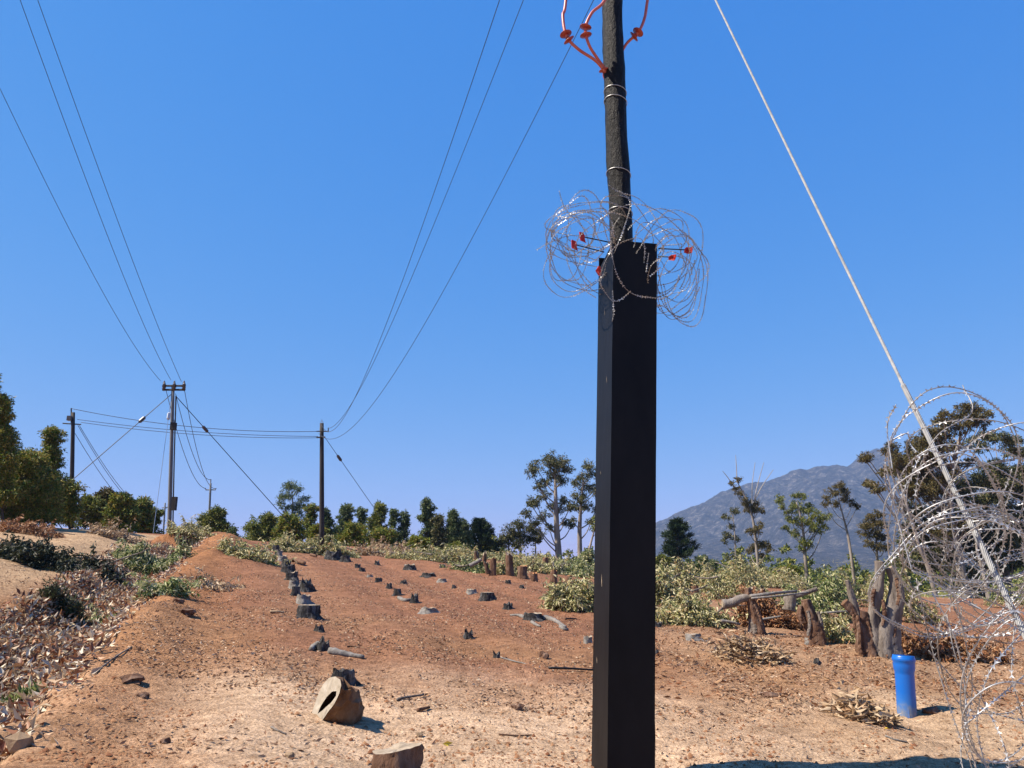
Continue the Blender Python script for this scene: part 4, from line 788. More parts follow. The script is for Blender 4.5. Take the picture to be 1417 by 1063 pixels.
# ------------------------------------------------------------------ brush piles
def heap(lab, px, py, hw, hpx, mat, n, L=.15, wr=.30, branches=5, grp='heaps of cut gum branches', name='brush_pile', cat='brush pile', depth=None, droop=.75, seed=0, bark='bark', up=0):
    lr = np.random.default_rng(seed + 500); c = G(px, py); Y = c[1]; k = Y / F; rx = hw * k * 1.12; h = hpx * k * 1.08; n = int(n * 1.35); ry = depth if depth else max(.5, rx * .55)
    c = np.array([c[0], c[1] + ry * .7, Hs(c[0], c[1] + ry * .7)]); t = thing(name, c, lab, cat, grp)
    nb = max(4, int(rx * 3)); bumps = [(lr.uniform(-.85, .85), lr.uniform(-.7, .7), lr.uniform(.45, 1.1), lr.uniform(.18, .4)) for _ in range(nb)]
    a = lr.uniform(0, 2 * math.pi, n); q = lr.random(n) ** .5; x = np.cos(a) * q; y = np.sin(a) * q
    top = np.zeros(n)
    for (bx_, by_, bh, br) in bumps: top = np.maximum(top, bh * np.exp(-(((x - bx_) * rx / (br * max(rx, h))) ** 2 + ((y - by_) * ry / (br * max(ry, h * .8))) ** 2)))
    top = (.34 + .8 * top) * np.sqrt(np.clip(1 - q ** 4, 0, 1))
    u_ = 1 - lr.random(n) ** 2 * .75; X = c[0] + x * rx; Yy = c[1] + y * ry
    Z = H(X, Yy) + top * h * u_ + lr.uniform(0, .05, n)
    pos = np.stack([X, Yy, Z], 1); d = np.stack([x + lr.standard_normal(n) * .6, y + lr.standard_normal(n) * .6 - .15, -droop + lr.standard_normal(n) * .5 + up], 1)
    if droop < 0: d = lr.standard_normal((n, 3)) * [1, 1, .45]
    # sprigs: leaves gather along drooping shoots so the outline is ragged
    ns = max(3, n // 45); si = lr.integers(0, ns, n); anch = pos[:ns][si]; tt_ = lr.random((n, 1)) ** .8
    sdir = lr.standard_normal((ns, 3)) * [.8, .7, .45] + [0, 0, .35]; sln = L * lr.uniform(1.0, 3.6, (ns, 1)); sprig = anch + (sdir * sln)[si] * tt_ + lr.standard_normal((n, 3)) * L * .22
    use = lr.random(n) < (.5 if droop > 0 else .12); pos[use] = sprig[use]
    ll = L * lr.uniform(.6, 1.25, n); v_, f_, r_ = leaves(pos, d, ll, ll * wr, seed=seed); v_[:, 2] = np.maximum(v_[:, 2], H(v_[:, 0], v_[:, 1]) + .004)
    o = leaf_obj('leaves', v_, f_, r_, M[mat], t, stuff=True)
    for b_ in range(branches):
        s = c + np.array([lr.uniform(-.9, .9) * rx, lr.uniform(-.8, .6) * ry, 0]); s[2] = Hs(s[0], s[1]) + h * lr.uniform(.1, .6); ln = lr.uniform(.5, 1.1) * max(.5, min(rx, 2.2)); aa = lr.uniform(0, math.pi)
        e = s + np.array([math.cos(aa) * ln, math.sin(aa) * ln * .5, lr.uniform(-.1, .35) * ln]); e[2] = max(e[2], Hs(e[0], e[1]) + .03)
        mb = MB(); tube(mb, curve([s, (s + e) / 2 + lr.standard_normal(3) * .05, e], 8), np.linspace(.012 + .0009 * Y, .006 + .0003 * Y, 9), 5); build('branch', mb, M[bark], t, smooth=True)
    return t
HP = [ # label, px, py(front ground), halfw, height, mat, n, L
 ('low cream leafy strip lying across the top of the earth track', 338, 772, 36, 14, 'L_pale', 2200, .20),
 ('pale brush mound at the head of the first stump row', 402, 764, 32, 20, 'L_pale', 2600, .20),
 ('pale brush strip left of the crest pole', 455, 770, 34, 16, 'L_pale', 2400, .20),
 ('wilted brush right of the crest pole', 515, 776, 34, 15, 'L_cream', 2200, .20),
 ('wilted brush with brown stems mid crest', 575, 782, 38, 20, 'L_pale', 2600, .19),
 ('heaped brush below the tallest pointed gum', 622, 786, 30, 28, 'L_pale', 2600, .19),
 ('brush heap left of the stacked tall stumps', 660, 800, 28, 22, 'L_green', 2400, .17),
 ('small pale heap among the tall stumps', 705, 802, 20, 28, 'L_pale', 2000, .17),
 ('leafy brush behind the orange topped stumps', 745, 800, 34, 26, 'L_green', 2600, .18),
 ('brush behind tall stumps close to the black box', 800, 806, 38, 34, 'L_green', 3200, .18),
 ('large pale heap spilling beside the left of the black box', 802, 846, 38, 46, 'L_pale', 3600, .15),
 ('low brush just behind the heap by the box', 775, 832, 18, 14, 'L_green', 1200, .15),
 ('green white brush heap just right of the black box', 930, 850, 36, 46, 'L_pale', 4200, .15),
 ('mixed green heap in front right of the black box', 962, 866, 46, 36, 'L_green', 4200, .14),
 ('tall yellow green heap in the middle right', 1025, 832, 44, 50, 'L_pale', 4200, .15),
 ('far pale brush behind the leaning poles', 1080, 815, 46, 24, 'L_pale', 3200, .17),
 ('green hanging brush left of the big twin stump', 1140, 858, 44, 62, 'L_green', 5200, .14),
 ('pale brush behind the big twin stump', 1195, 840, 46, 52, 'L_pale', 4600, .15),
 ('yellow green brush under the dark leaning stump', 1165, 890, 24, 26, 'L_pale', 1800, .12),
 ('brush right of the big twin stump behind the wire', 1262, 862, 34, 52, 'L_green', 3400, .14),
 ('leafy heap at the right edge behind the wire', 1412, 842, 30, 40, 'L_green', 2400, .14),
 ('brush strip at the left head of the gully', 262, 758, 32, 17, 'L_pale', 2400, .19),
 ('green and cream brush filling the upper gully', 196, 800, 46, 40, 'L_green', 5200, .15),
 ('sparse pale brush on the left bank below the bushes', 150, 744, 30, 14, 'L_cream', 1400, .19),
]
HP += [
 ('far back pale brush just right of the box by the pine', 935, 818, 34, 34, 'L_pale', 2600, .19),
 ('far back brush right of the pine by the box', 985, 815, 32, 34, 'L_green', 2600, .19),
 ('far back crest of brush left of the bright green round shrub', 1048, 812, 36, 34, 'L_pale', 2800, .19),
 ('far back brush beneath the many tufted gum', 1120, 812, 40, 28, 'L_green', 2800, .19),
 ('far back pale brush left of the big twin stump tops', 1185, 812, 40, 36, 'L_pale', 2800, .19),
 ('far back brush right of the big twin stump tops', 1250, 815, 36, 30, 'L_pale', 2400, .19),
 ('back row brush mid crest left of the small pine', 640, 778, 34, 16, 'L_pale', 2200, .22),
 ('back row brush behind the tallest pale topped stump', 705, 785, 36, 18, 'L_green', 2200, .22),
 ('back row brush under the tall gum trunk', 768, 792, 36, 22, 'L_green', 2400, .22),
 ('back row brush right above the row end of the ragged nubs', 545, 772, 34, 14, 'L_cream', 1800, .22)]
for i, (lab, px, py, hw, hp, mt, n, L_l) in enumerate(HP):
    if 500 < px < 835 and py < 812: py -= 7; hp *= .62; mt = 'L_pale' if i % 3 else mt; n = int(n * .8)
    if px > 900 and mt == 'L_green' and i % 2: mt = 'L_pale'
    heap(lab, px, py, hw, hp, mt, n, L=L_l, seed=i, branches=4 if hw > 25 else 2)
heap('dark strip of teal leaves along the left bank', 58, 786, 78, 24, 'L_teal', 4800, L=.16, seed=60, branches=3, depth=.8)
heap('long strip of dark dead leaves at the end of the teal strip', 130, 792, 26, 16, 'L_litter', 1500, L=.14, seed=61, branches=2, depth=.6)
heap('fresh green leafy tuft in the gully below the feathery shrub', 118, 872, 16, 13, 'L_green', 500, L=.11, seed=91, branches=1, depth=.4)
heap('yellow green leafy tuft where the gully meets the earth bank', 212, 822, 24, 16, 'L_green', 1300, L=.13, seed=92, branches=1, depth=.6)
heap('bushy orange dead leaves below the left bank bushes', 30, 738, 40, 16, 'L_orange', 1500, L=.18, seed=62, branches=3)
go = 'heaps of dry fallen leaves'
heap('rusty leaf heap behind the leaning stumps', 1068, 868, 34, 40, 'L_orange', 4200, L=.14, seed=63, branches=3, grp=go, name='leaf_pile', cat='leaf pile', wr=.3)
heap('heap of curled cream and tan leaves lying on bare soil', 1049, 916, 42, 24, 'L_cream', 900, L=.16, seed=64, branches=0, grp=go, name='leaf_pile', cat='leaf pile', droop=-.1, wr=.26, depth=.5)
heap('small heap of mixed dry leaves at the foot of the blue pipe', 1208, 1003, 36, 20, 'L_cream', 420, L=.15, seed=65, branches=2, grp=go, name='leaf_pile', cat='leaf pile', droop=-.1, wr=.28, depth=.35)
heap('brown leaves heaped behind the coil of razor wire', 1330, 915, 62, 30, 'L_orange', 4600, L=.12, seed=66, branches=3, grp=go, name='leaf_pile', cat='leaf pile', wr=.35)
heap('thin orange leaf drift in front of the box side heap', 935, 862, 26, 8, 'L_orange', 900, L=.12, seed=67, branches=1, grp=go, name='leaf_pile', cat='leaf pile')
heap('orange leaves low behind the cut poles', 1105, 872, 26, 22, 'L_orange', 1800, L=.13, seed=68, branches=2, grp=go, name='leaf_pile', cat='leaf pile')
heap('scattered cream leaf patch on the orange earth bank', 276, 814, 34, 9, 'L_cream', 500, L=.15, seed=69, branches=1, grp=go, name='leaf_pile', cat='leaf pile', depth=1.0)

# ------------------------------------------------------------------ leaf litter and chips
def ground_cover(name, lab, pts_xy, mat, L, wr, lift, seed, tilt=.35, cat='leaf litter'):
    lr = np.random.default_rng(seed); x, y = pts_xy; n = len(x); z = H(x, y) + lr.random(n) * lift
    d = np.stack([lr.standard_normal(n), lr.standard_normal(n), lr.standard_normal(n) * tilt], 1)
    ll = L * lr.uniform(.45, 1.3, n); v_, f_, r_ = leaves(np.stack([x, y, z], 1), d, ll, ll * wr, seed=seed, fold=.3)
    v_[:, 2] = np.maximum(v_[:, 2], H(v_[:, 0], v_[:, 1]) + .003)
    return tag(leaf_obj(name, v_, f_, r_, M[mat]), lab, cat, kind='stuff')
lr = np.random.default_rng(5)
y = 6 + (lr.random(46000) ** 1.25) * 34; e = edge_x(y); f0 = left_x(y); u_ = lr.random(len(y)) ** .75
x = e - .05 - u_ * (e - f0) * 1.02 + lr.normal(0, .12, len(y))
ground_cover('gully_leaf_litter', 'dense drift of dry brown and cream leaves filling the gully', (x, y), 'L_litter', .13, .36, .13, 11, .8)
n = 120000; y = 6.2 + (lr.random(n) ** 1.3) * 34; x = (lr.random(n) * 2 - 1) * (y * .72)
m_ = (x > edge_x(y) + .15) & (fbm(x * .9, y * .9, 3, 300) > .36 + .2 * lr.random(n)) & ((y > 9.3 + 1.5 * (fbm(x * .5, y * .5, 2, 44) - .5)) | (lr.random(n) < .16)) | ((x < left_x(y) - .2) & (lr.random(n) < .5))
ground_cover('bark_and_leaf_chips', 'small chips of bark and dry leaf strewn over the red soil', (x[m_], y[m_]), 'chips', .052, .45, .014, 12, .28, 'ground litter')
n = 5200; y = 10 + lr.random(n) ** .8 * 13; x = 2.0 + lr.random(n) * (y * .72 - 2); m_ = fbm(x * .6, y * .6, 3, 310) > .45
ground_cover('fallen_leaves', 'larger dry leaves scattered on the soil around the right hand stumps', (x[m_], y[m_]), 'L_orange', .10, .36, .03, 13, .35)
# clods
n = 30000; y = 5.6 + (lr.random(n) ** 1.6) * 20; x = (lr.random(n) * 2 - 1) * (y * .72); dn = fbm(x * 1.4, y * 1.4, 3, 320)
m_ = (x > edge_x(y)) & (dn > .47); x, y = x[m_], y[m_]; n = len(x); s = .007 + .02 * lr.random(n) ** 4
octv = np.array([[1, 0, 0], [0, 1, 0], [-1, 0, 0], [0, -1, 0], [0, 0, .8], [0, 0, -.5]]); octf = np.array([[0, 1, 4], [1, 2, 4], [2, 3, 4], [3, 0, 4]])
a = lr.uniform(0, 6.28, n); ca, sa = np.cos(a), np.sin(a)
vo = octv[None] * (1 + .35 * lr.standard_normal((n, 6, 3))) * s[:, None, None]
vx = vo[..., 0] * ca[:, None] - vo[..., 1] * sa[:, None]; vy = vo[..., 0] * sa[:, None] + vo[..., 1] * ca[:, None]
z = H(x, y); vo = np.stack([vx + x[:, None], vy + y[:, None], vo[..., 2] + z[:, None] + .002], -1).reshape(-1, 3)
fo = (octf[None] + np.arange(n)[:, None, None] * 6).reshape(-1, 3)
tag(leaf_obj('soil_clods', vo, fo, np.repeat(lr.random(n), 6), M['clods']), 'loose crumbs of soil and gravel over the bare ground', 'gravel', kind='stuff')

# ------------------------------------------------------------------ stumps
def stump_mesh(c, h, r, lean=(0, 0), jag=0.0, flare=.5, seed=0, nseg=20, nr=8, hollow=0, tilt=(0, 0), knob=.12, taper=.12):
    lr = np.random.default_rng(seed); a = np.linspace(0, 2 * np.pi, nseg, endpoint=False); ph = lr.uniform(0, 6.28, 4); mb = MB(); V = []
    sm = np.convolve(np.tile(lr.random(nseg), 3), [.2, .6, .2], 'same')[nseg:2 * nseg]; pk = np.max([lr.uniform(.3, 1) * np.exp(-(np.angle(np.exp(1j * (a - lr.uniform(0, 6.28)))) / lr.uniform(.15, .4)) ** 2) for _ in range(7)], axis=0)
    topz = 1 + (jag * (sm * .45 + pk * .75 - .6) * 1.0 if jag else 0) + tilt[0] * np.cos(a) + tilt[1] * np.sin(a)
    topz = np.broadcast_to(topz, (nseg,))
    for i in range(nr):
        u_ = i / (nr - 1); fl = flare * math.exp(-u_ * 4.5) * (1 + .55 * np.sin(3 * a + ph[0]) + .3 * np.sin(5 * a + ph[1]))
        k = r * (1 - taper * u_ + fl + knob * np.sin(2 * a + ph[2] + u_ * 2) + knob * .8 * np.sin(4 * a + ph[3] + 3 * u_)) * (1 + .05 * lr.standard_normal(nseg))
        z = -.12 * h * (u_ == 0) + h * u_ * topz; V.append(np.stack([c[0] + k * np.cos(a) + lean[0] * h * u_, c[1] + k * np.sin(a) + lean[1] * h * u_, c[2] + z - .02], 1))
    f = []
    for i in range(nr - 1):
        for j in range(nseg): j2 = (j + 1) % nseg; f.append((i * nseg + j, i * nseg + j2, (i + 1) * nseg + j2, (i + 1) * nseg + j))
    mb.add(np.concatenate(V), f)
    tr = V[-1]; cen = tr.mean(0); 
    top = MB(); inner = cen + (tr - cen) * .55; inner[:, 2] += lr.normal(0, .02 * h, nseg) - hollow * h * .35; cc = cen.copy(); cc[2] -= hollow * h * .6
    vv_ = np.vstack([tr, inner, cc[None]]); f = []
    for j in range(nseg): j2 = (j + 1) % nseg; f.append((j, j2, nseg + j2, nseg + j)); f.append((nseg + j, nseg + j2, 2 * nseg))
    top.add(vv_, f); return mb, top
def root_tube(mb, pts, r0, r1, seed=0, sides=7):
    cv = curve(pts, 12); tube(mb, cv, np.linspace(r0, r1, len(cv)), sides, jit=.12, seed=seed)
def stump(lab, px, py, wpx, hpx, kind='char', jag=.0, lean=(0, 0), roots=(), top=None, seed=0, grp='weathered stumps across the field', flare=.45, hollow=.0, tilt=(0, 0), parts=True, detail=20):
    c = G(px, py); k = c[1] / F; r = wpx * k / 2; h = hpx * k * (.92 if jag < .2 else .78) * (1.15 if 'brush line' in grp else 1); c = np.array([c[0], c[1] + r * .8, 0.]); c[2] = Hs(c[0], c[1])
    t = thing('tree_stump', c, lab, 'tree stump', grp)
    b, tp = stump_mesh(c, h, r / (1 + flare * .5), lean, jag, flare, seed + 900, detail, 8, hollow, tilt)
    build('bark', b, M[kind], t, smooth=True); build('cut_top', tp, M[top or {'char': 'char', 'bark': 'cutpale', 'silver': 'cutpale', 'brownbark': 'cutorange'}[kind]], t)
    for i, rt in enumerate(roots):
        pts = []
        for j, (a, b_) in enumerate(rt[:-1]): g_ = G(a, b_); pts.append(g_ + np.array([0, 0, .25 * rt[-1] * k]))
        mb = MB(); root_tube(mb, pts, rt[-1] * k * .6, rt[-1] * k * .3, i + seed); o = build('root', mb, M['silver'], t, smooth=True)
    return t
ST = [ # label, px, py, w, h, kind, jag, top, hollow
 ('jagged charred stump right behind the hollow log', 471, 948, 32, 24, 'char', .3, None, .4),
 ('tiny charred stump nub between the split stump and the flat disc stump', 440, 874, 13, 10, 'char', .6, None, .5),
 ('flat topped stump with pale round cut and dark undercut side', 423, 855, 30, 18, 'char', .05, 'cutpale', 0),
 ('low grey stump right above the flat disc stump', 417, 836, 19, 12, 'silver', .3, None, .3),
 ('small dark block like stump left of the first row', 407, 825, 12, 11, 'char', .1, None, .1),
 ('charred peaked stump at the right bend of the first row', 421, 819, 19, 15, 'char', .7, None, .3),
 ('pale lump of stump left of the peaked charred stump', 405, 815, 15, 11, 'silver', .4, None, .2),
 ('grey stump fifth from the near end of the dense row', 401, 803, 17, 12, 'char', .4, 'cutpale', .2),
 ('grey black stump below the curled bark in the dense row', 397, 793, 15, 12, 'char', .5, None, .2),
 ('dark stump beside the curled bark strip', 394, 784, 13, 11, 'char', .5, None, .2),
 ('pale grey stump near the far end of the dense row', 389, 777, 11, 9, 'silver', .4, None, .2),
 ('small stump second from the far end of the dense row', 384, 770, 10, 9, 'silver', .4, None, .2),
 ('farthest dark stump of the dense row beneath the brush', 380, 763, 9, 9, 'char', .4, None, .2),
 ('dark ragged stump at the brush edge below the crest pole', 459, 775, 19, 12, 'char', .6, None, .2),
 ('low dark stump right of the ragged stump by the brush', 476, 778, 14, 9, 'char', .4, None, .2),
 ('tiny charred nub first below the brush in the second row', 494, 786, 8, 6, 'char', .4, None, .2),
 ('small charred nub second in the second row', 500, 791, 9, 6, 'char', .4, None, .2),
 ('low root nub third in the second row', 511, 799, 9, 4, 'silver', .3, None, .1),
 ('small square charred stump in the second row', 523, 806, 10, 8, 'char', .3, None, .2),
 ('small pointed charred stump in the second row', 538, 815, 9, 9, 'char', .8, None, .2),
 ('leaning pointed stump at the end of the fallen grey root', 573, 835, 12, 14, 'char', .9, None, .2),
 ('pale silvered low stump at the end of the second row', 592, 849, 22, 9, 'silver', .5, None, .2),
 ('small ragged charred stump alone in the middle field', 648, 885, 14, 13, 'char', .9, None, .3),
 ('small dark nub stump above the second row', 521, 782, 8, 7, 'char', .6, None, .2),
 ('dark stump with pale top at the brush edge mid field', 566, 789, 15, 9, 'char', .4, 'cutpale', .2),
 ('long low dark stump right of the mid field pair', 592, 799, 19, 7, 'char', .4, None, .2),
 ('small triangular stump above the square one', 558, 808, 9, 7, 'char', .8, None, .2),
 ('pale flat stump remnant in the third row', 611, 806, 13, 6, 'silver', .3, None, .1),
 ('tiny dark nub between pale remnants in the third row', 628, 815, 6, 6, 'char', .5, None, .1),
 ('low pale grey stump left of the clean cut black one', 652, 822, 16, 7, 'silver', .5, None, .2),
 ('clean cut cylindrical stump with black front in the third row', 674, 832, 20, 11, 'char', .02, 'cutpale', 0),
 ('small ragged dark stump right of the clean cut one', 703, 844, 15, 9, 'char', .7, None, .3),
 ('small round dark stump near the brush edge at right', 703, 808, 9, 7, 'char', .3, 'cutpale', .1),
 ('dark nub stump right of the small round one', 722, 814, 7, 5, 'char', .5, None, .1),
 ('dark stump in front of the brush heap mid crest', 612, 786, 9, 6, 'char', .5, None, .2),
 ('low pale stump near brush left of the tall stumps', 640, 789, 8, 6, 'silver', .4, None, .2),
 ('pale root knob partly hidden by the left edge of the box', 814, 890, 12, 12, 'silver', .4, None, .2),
 ('flat pale grey stump on the soil right of the box', 962, 887, 24, 9, 'silver', .25, 'cutpale', .2),
 ('dark stump sliver peeking out right of the box', 908, 906, 9, 8, 'char', .7, None, .2),
 ('dark low stump right of box near the brush heap', 911, 868, 13, 8, 'char', .6, None, .2)]
for i, (lab, px, py, w, h, kd, jg, tp, hl) in enumerate(ST): stump(lab, px, py, w * (1.25 if 2 < i < 16 else 1.1), h * (1.25 if 2 < i < 16 else 1.1), kd, jg, top=tp, hollow=hl, seed=i, detail=22 if w < 15 else 30)
stump('split charred stump trailing a long pale surface root', 445, 901, 20, 20, 'char', .9, hollow=.5, seed=70, roots=([(456, 903), (468, 906), (484, 909), (503, 912), 9], [(440, 896), (434, 898), (430, 901), 10]), detail=24)
stump('charred stump with twigs lying at its right', 687, 911, 13, 13, 'char', .9, hollow=.4, seed=71, roots=([(693, 911), (705, 914), (722, 918), (738, 922), 2.2],))
stump('hollow grey stump with pale roots reaching both ways', 738, 859, 30, 13, 'char', .3, top='cutpale', hollow=.5, seed=72, roots=([(726, 856), (718, 853), (706, 853), 5], [(750, 857), (760, 858), (770, 862), (782, 870), 7], [(736, 862), (742, 866), (748, 868), 4], [(776, 868), (780, 872), (786, 873), 5]), detail=26)
stump('small square stump joined to a pale fallen root', 549, 825, 13, 9, 'char', .1, seed=73, roots=([(552, 829), (558, 832), (568, 832), (576, 831), 5],))
stump('big cut stump with splayed roots at the bottom edge', 545, 1076, 66, 42, 'brownbark', .10, hollow=.06, top='cutpale', tilt=(.10, .0), flare=.25, seed=74, roots=([(528, 1062), (522, 1072), (512, 1090), 12], [(566, 1066), (576, 1078), (584, 1096), 12]), detail=36)
gt = 'taller stumps standing in the brush line'
for i, (lab, px, py, w, h, kd, jg, tp, ln) in enumerate([
 ('orange topped brown stump left of the pale brush heap', 682, 797, 9, 22, 'brownbark', .15, 'cutorange', (0, 0)),
 ('tallest pale topped stump rising out of the brush', 706, 797, 10, 34, 'brownbark', .3, 'cutpale', (-.05, 0)),
 ('squat dark stump with slanted orange cut', 723, 801, 16, 17, 'brownbark', .15, 'cutorange', (0, 0)),
 ('ragged brown stump with split top right of the squat one', 740, 805, 10, 15, 'brownbark', .6, 'cutorange', (-.1, 0)),
 ('upright orange cut stump nearest the heap by the box', 766, 808, 11, 20, 'brownbark', .2, 'cutorange', (.05, 0)),
 ('orange capped stump half buried at the back of the brush', 732, 786, 12, 14, 'brownbark', .1, 'cutorange', (.1, 0)),
 ('brown stump with bright cut left of the tall gum trunk', 744, 792, 10, 14, 'brownbark', .2, 'cutorange', (-.2, 0)),
 ('orange cut branch end below the tall gum trunk', 754, 786, 10, 13, 'brownbark', .1, 'cutorange', (.1, 0)),
 ('twin stem stump left prong in the brush', 664, 790, 7, 28, 'brownbark', .4, 'cutpale', (-.22, 0)),
 ('twin stem stump middle prong in the brush', 669, 792, 6, 30, 'brownbark', .4, 'cutpale', (.05, 0)),
 ('dark leaning stump between the prongs and the orange topped one', 675, 795, 7, 18, 'brownbark', .4, 'cutpale', (-.2, 0)),
 ('stump with orange chip tilted above the heap by the box', 786, 806, 9, 9, 'brownbark', .1, 'cutorange', (.3, 0)),
 ('orange ended stump low beside the left edge of the box', 812, 816, 10, 9, 'brownbark', .1, 'cutorange', (.4, 0)),
 ('short orange stub far right of the box in the brush', 964, 826, 9, 17, 'brownbark', .2, 'cutorange', (0, 0)),
 ('slim upright stub behind the leaning log stump', 1058, 836, 7, 22, 'brownbark', .3, 'cutpale', (0, 0)),
 ('grey upright stub against the brush behind the leaning log stump', 1042, 838, 11, 26, 'bark', .2, 'cutpale', (0, 0))]):
    stump(lab, px, py, w, h, kd, jg, lean=ln, top=tp, seed=120 + i, grp=gt, flare=.15, detail=16)

def limb_stump(lab, base_px, stems, kind='bark', extra=(), grp='big coppiced stumps at the right', seed=0, flr=None):
    """stems: list of (list of (px,py,width px), material, top material)"""
    c = G(*base_px); Y = c[1] + .12; k = Y / F; c = np.array([c[0], Y, Hs(c[0], Y)]); t = thing('tree_stump', c, lab, 'tree stump', grp)
    for i, (pts, kd, tp) in enumerate(stems):
        pw = [P(a, b, Y + dy) for (a, b, w, *rest) in pts for dy in [(rest[0] if rest else 0)]]; cv = curve(pw, 26); ws = np.interp(np.linspace(0, 1, len(cv)), np.linspace(0, 1, len(pts)), [p_[2] for p_ in pts]) * k / 2
        lr = np.random.default_rng(seed + i); a = np.linspace(0, 2 * np.pi, 18, endpoint=False); T, Nn, B = frames(cv); ph = lr.uniform(0, 6, 3)
        R_ = ws[:, None] * (1 + .12 * np.sin(3 * a[None] + ph[0] + np.linspace(0, 4, len(cv))[:, None]) + .08 * np.sin(5 * a[None] + ph[1] - np.linspace(0, 6, len(cv))[:, None]) + .06 * lr.standard_normal((len(cv), 18)))
        V = cv[:, None] + R_[..., None] * (np.cos(a)[None, :, None] * Nn[:, None] + np.sin(a)[None, :, None] * B[:, None]); mb = MB(); f = []
        for q in range(len(cv) - 1):
            for j in range(18): j2 = (j + 1) % 18; f.append((q * 18 + j, q * 18 + j2, (q + 1) * 18 + j2, (q + 1) * 18 + j))
        mb.add(V.reshape(-1, 3), f); o = build('stem', mb, M[kd], t, smooth=True)
        tr = V[-1]; cen = tr.mean(0) + T[-1] * ws[-1] * .12; mb = MB(); mb.add(np.vstack([tr, cen[None]]), [(j, (j + 1) % 18, 18) for j in range(18)]); build('cut_end', mb, M[tp], o)
    for (pts, kd) in extra:   # bark slabs
        pw = [P(a, b, Y + dy) for (a, b, w, dy) in pts]; cv = curve(pw, 18); ws = np.interp(np.linspace(0, 1, len(cv)), np.linspace(0, 1, len(pts)), [p_[2] for p_ in pts]) * k / 2; mb = MB(); tube(mb, cv, ws * .62, 6, jit=.14, seed=seed); build('loose_bark', mb, M[kd], t)
    return t
limb_stump('thick grey twin topped stump right behind the blue pipe', (1222, 908), [
    ([(1228, 915, 44), (1225, 890, 34), (1229, 862, 26), (1238, 836, 21), (1241, 812, 17), (1237, 796, 13), (1231, 785, 11)], 'bark', 'cutpale'),
    ([(1214, 912, 28), (1211, 880, 20), (1208, 850, 14), (1213, 825, 13), (1217, 800, 12), (1217, 777, 12)], 'bark', 'cutpale')],
    extra=[([(1240, 800, 10, -.08), (1244, 820, 13, -.1), (1241, 842, 9, -.12)], 'brownbark'), ([(1222, 830, 7, -.16), (1224, 850, 8, -.17), (1221, 866, 5, -.17)], 'brownbark'), ([(1210, 815, 8, -.1), (1207, 826, 9, -.1), (1208, 840, 6, -.1)], 'brownbark'), ([(1238, 870, 8, -.15), (1236, 895, 9, -.17), (1232, 912, 6, -.17)], 'brownbark')], seed=3)
limb_stump('dark peeling stump forked beside the thick grey one', (1196, 908), [
    ([(1206, 914, 34), (1199, 888, 26), (1193, 862, 18), (1192, 846, 13)], 'brownbark', 'logwood'),
    ([(1196, 880, 16), (1188, 858, 13), (1180, 845, 12), (1168, 833, 11)], 'brownbark', 'logwood'),
    ([(1190, 862, 11), (1184, 845, 10), (1178, 824, 9), (1172, 803, 5)], 'bark', 'cutpale')],
    extra=[([(1186, 852, 10, -.12), (1189, 874, 12, -.16), (1190, 896, 10, -.18), (1194, 908, 8, -.2)], 'brownbark'), ([(1200, 860, 9, -.1), (1206, 880, 11, -.12), (1215, 900, 12, -.14), (1228, 912, 9, -.1)], 'brownbark'), ([(1181, 850, 6, -.1), (1183, 868, 7, -.1), (1186, 886, 5, -.1)], 'brownbark')], seed=13)
limb_stump('leaning stump propping a grey log near the middle right', (1048, 878), [
    ([(1052, 884, 22), (1047, 862, 17), (1042, 842, 14), (1036, 824, 10), (1034, 814, 6)], 'brownbark', 'logwood'), ([(1046, 884, 20), (1044, 870, 15), (1042, 856, 10)], 'bark', 'cutpale')],
    extra=[([(1044, 836, 7, -.1), (1050, 850, 8, -.12), (1054, 866, 7, -.13)], 'brownbark')], seed=23)
limb_stump('twisted stump with peeled bark and pale foot, second from the blue pipe', (1128, 893), [
    ([(1128, 899, 28), (1128, 878, 24), (1123, 858, 20), (1117, 840, 14), (1114, 830, 10)], 'brownbark', 'logwood'), ([(1121, 898, 20), (1122, 888, 16), (1123, 880, 12)], 'silver', 'cutpale'), ([(1112, 862, 9), (1107, 850, 8), (1108, 838, 6)], 'brownbark', 'cutpale')],
    extra=[([(1132, 846, 7, -.1), (1137, 868, 9, -.12), (1136, 890, 9, -.12)], 'bark'), ([(1118, 845, 7, -.12), (1121, 862, 8, -.14), (1118, 880, 6, -.14)], 'bark')], seed=33)
# cut poles and logs lying in the brush
def lay(lab, pts, w, mat, name='cut_log', cat='log', dy=0, Y=None, grp='cut logs and poles lying about', endmat='cutpale'):
    c = G(*pts[0][:2]) if Y is None else None; Yv = c[1] if Y is None else Y
    pw = [P(a, b, Yv + (q[0] if q else 0)) for (a, b, *q) in pts]; cv = curve(pw, 16); k = Yv / F; t = thing(name, cv[0], lab, cat, grp)
    mb = MB(); tube(mb, cv, np.linspace(w * k / 2, w * k / 2 * .75, len(cv)), 10, jit=.07, seed=4); build('bark', mb, M[mat], t, smooth=True)
    for e_, d_ in ((cv[0], cv[0] - cv[1]), (cv[-1], cv[-1] - cv[-2])):
        d_ = d_ / np.linalg.norm(d_); mb = MB(); tube(mb, [e_ - d_ * .002, e_ + d_ * .008], w * k / 2 * .72, 10); build('cut_end', mb, M[endmat], t)
Yl = G(1048, 878)[1]
lay('thick bleached log leaning on the stump from the left brush', [(1000, 836), (1012, 835), (1024, 829), (1040, 826)], 13, 'bark', Y=Yl + .1)
lay('upper thin grey pole lying across from the leaning stump to the right', [(1038, 825), (1070, 821), (1102, 818, .5)], 4.5, 'silver', Y=Yl - .05, name='cut_pole', cat='pole')
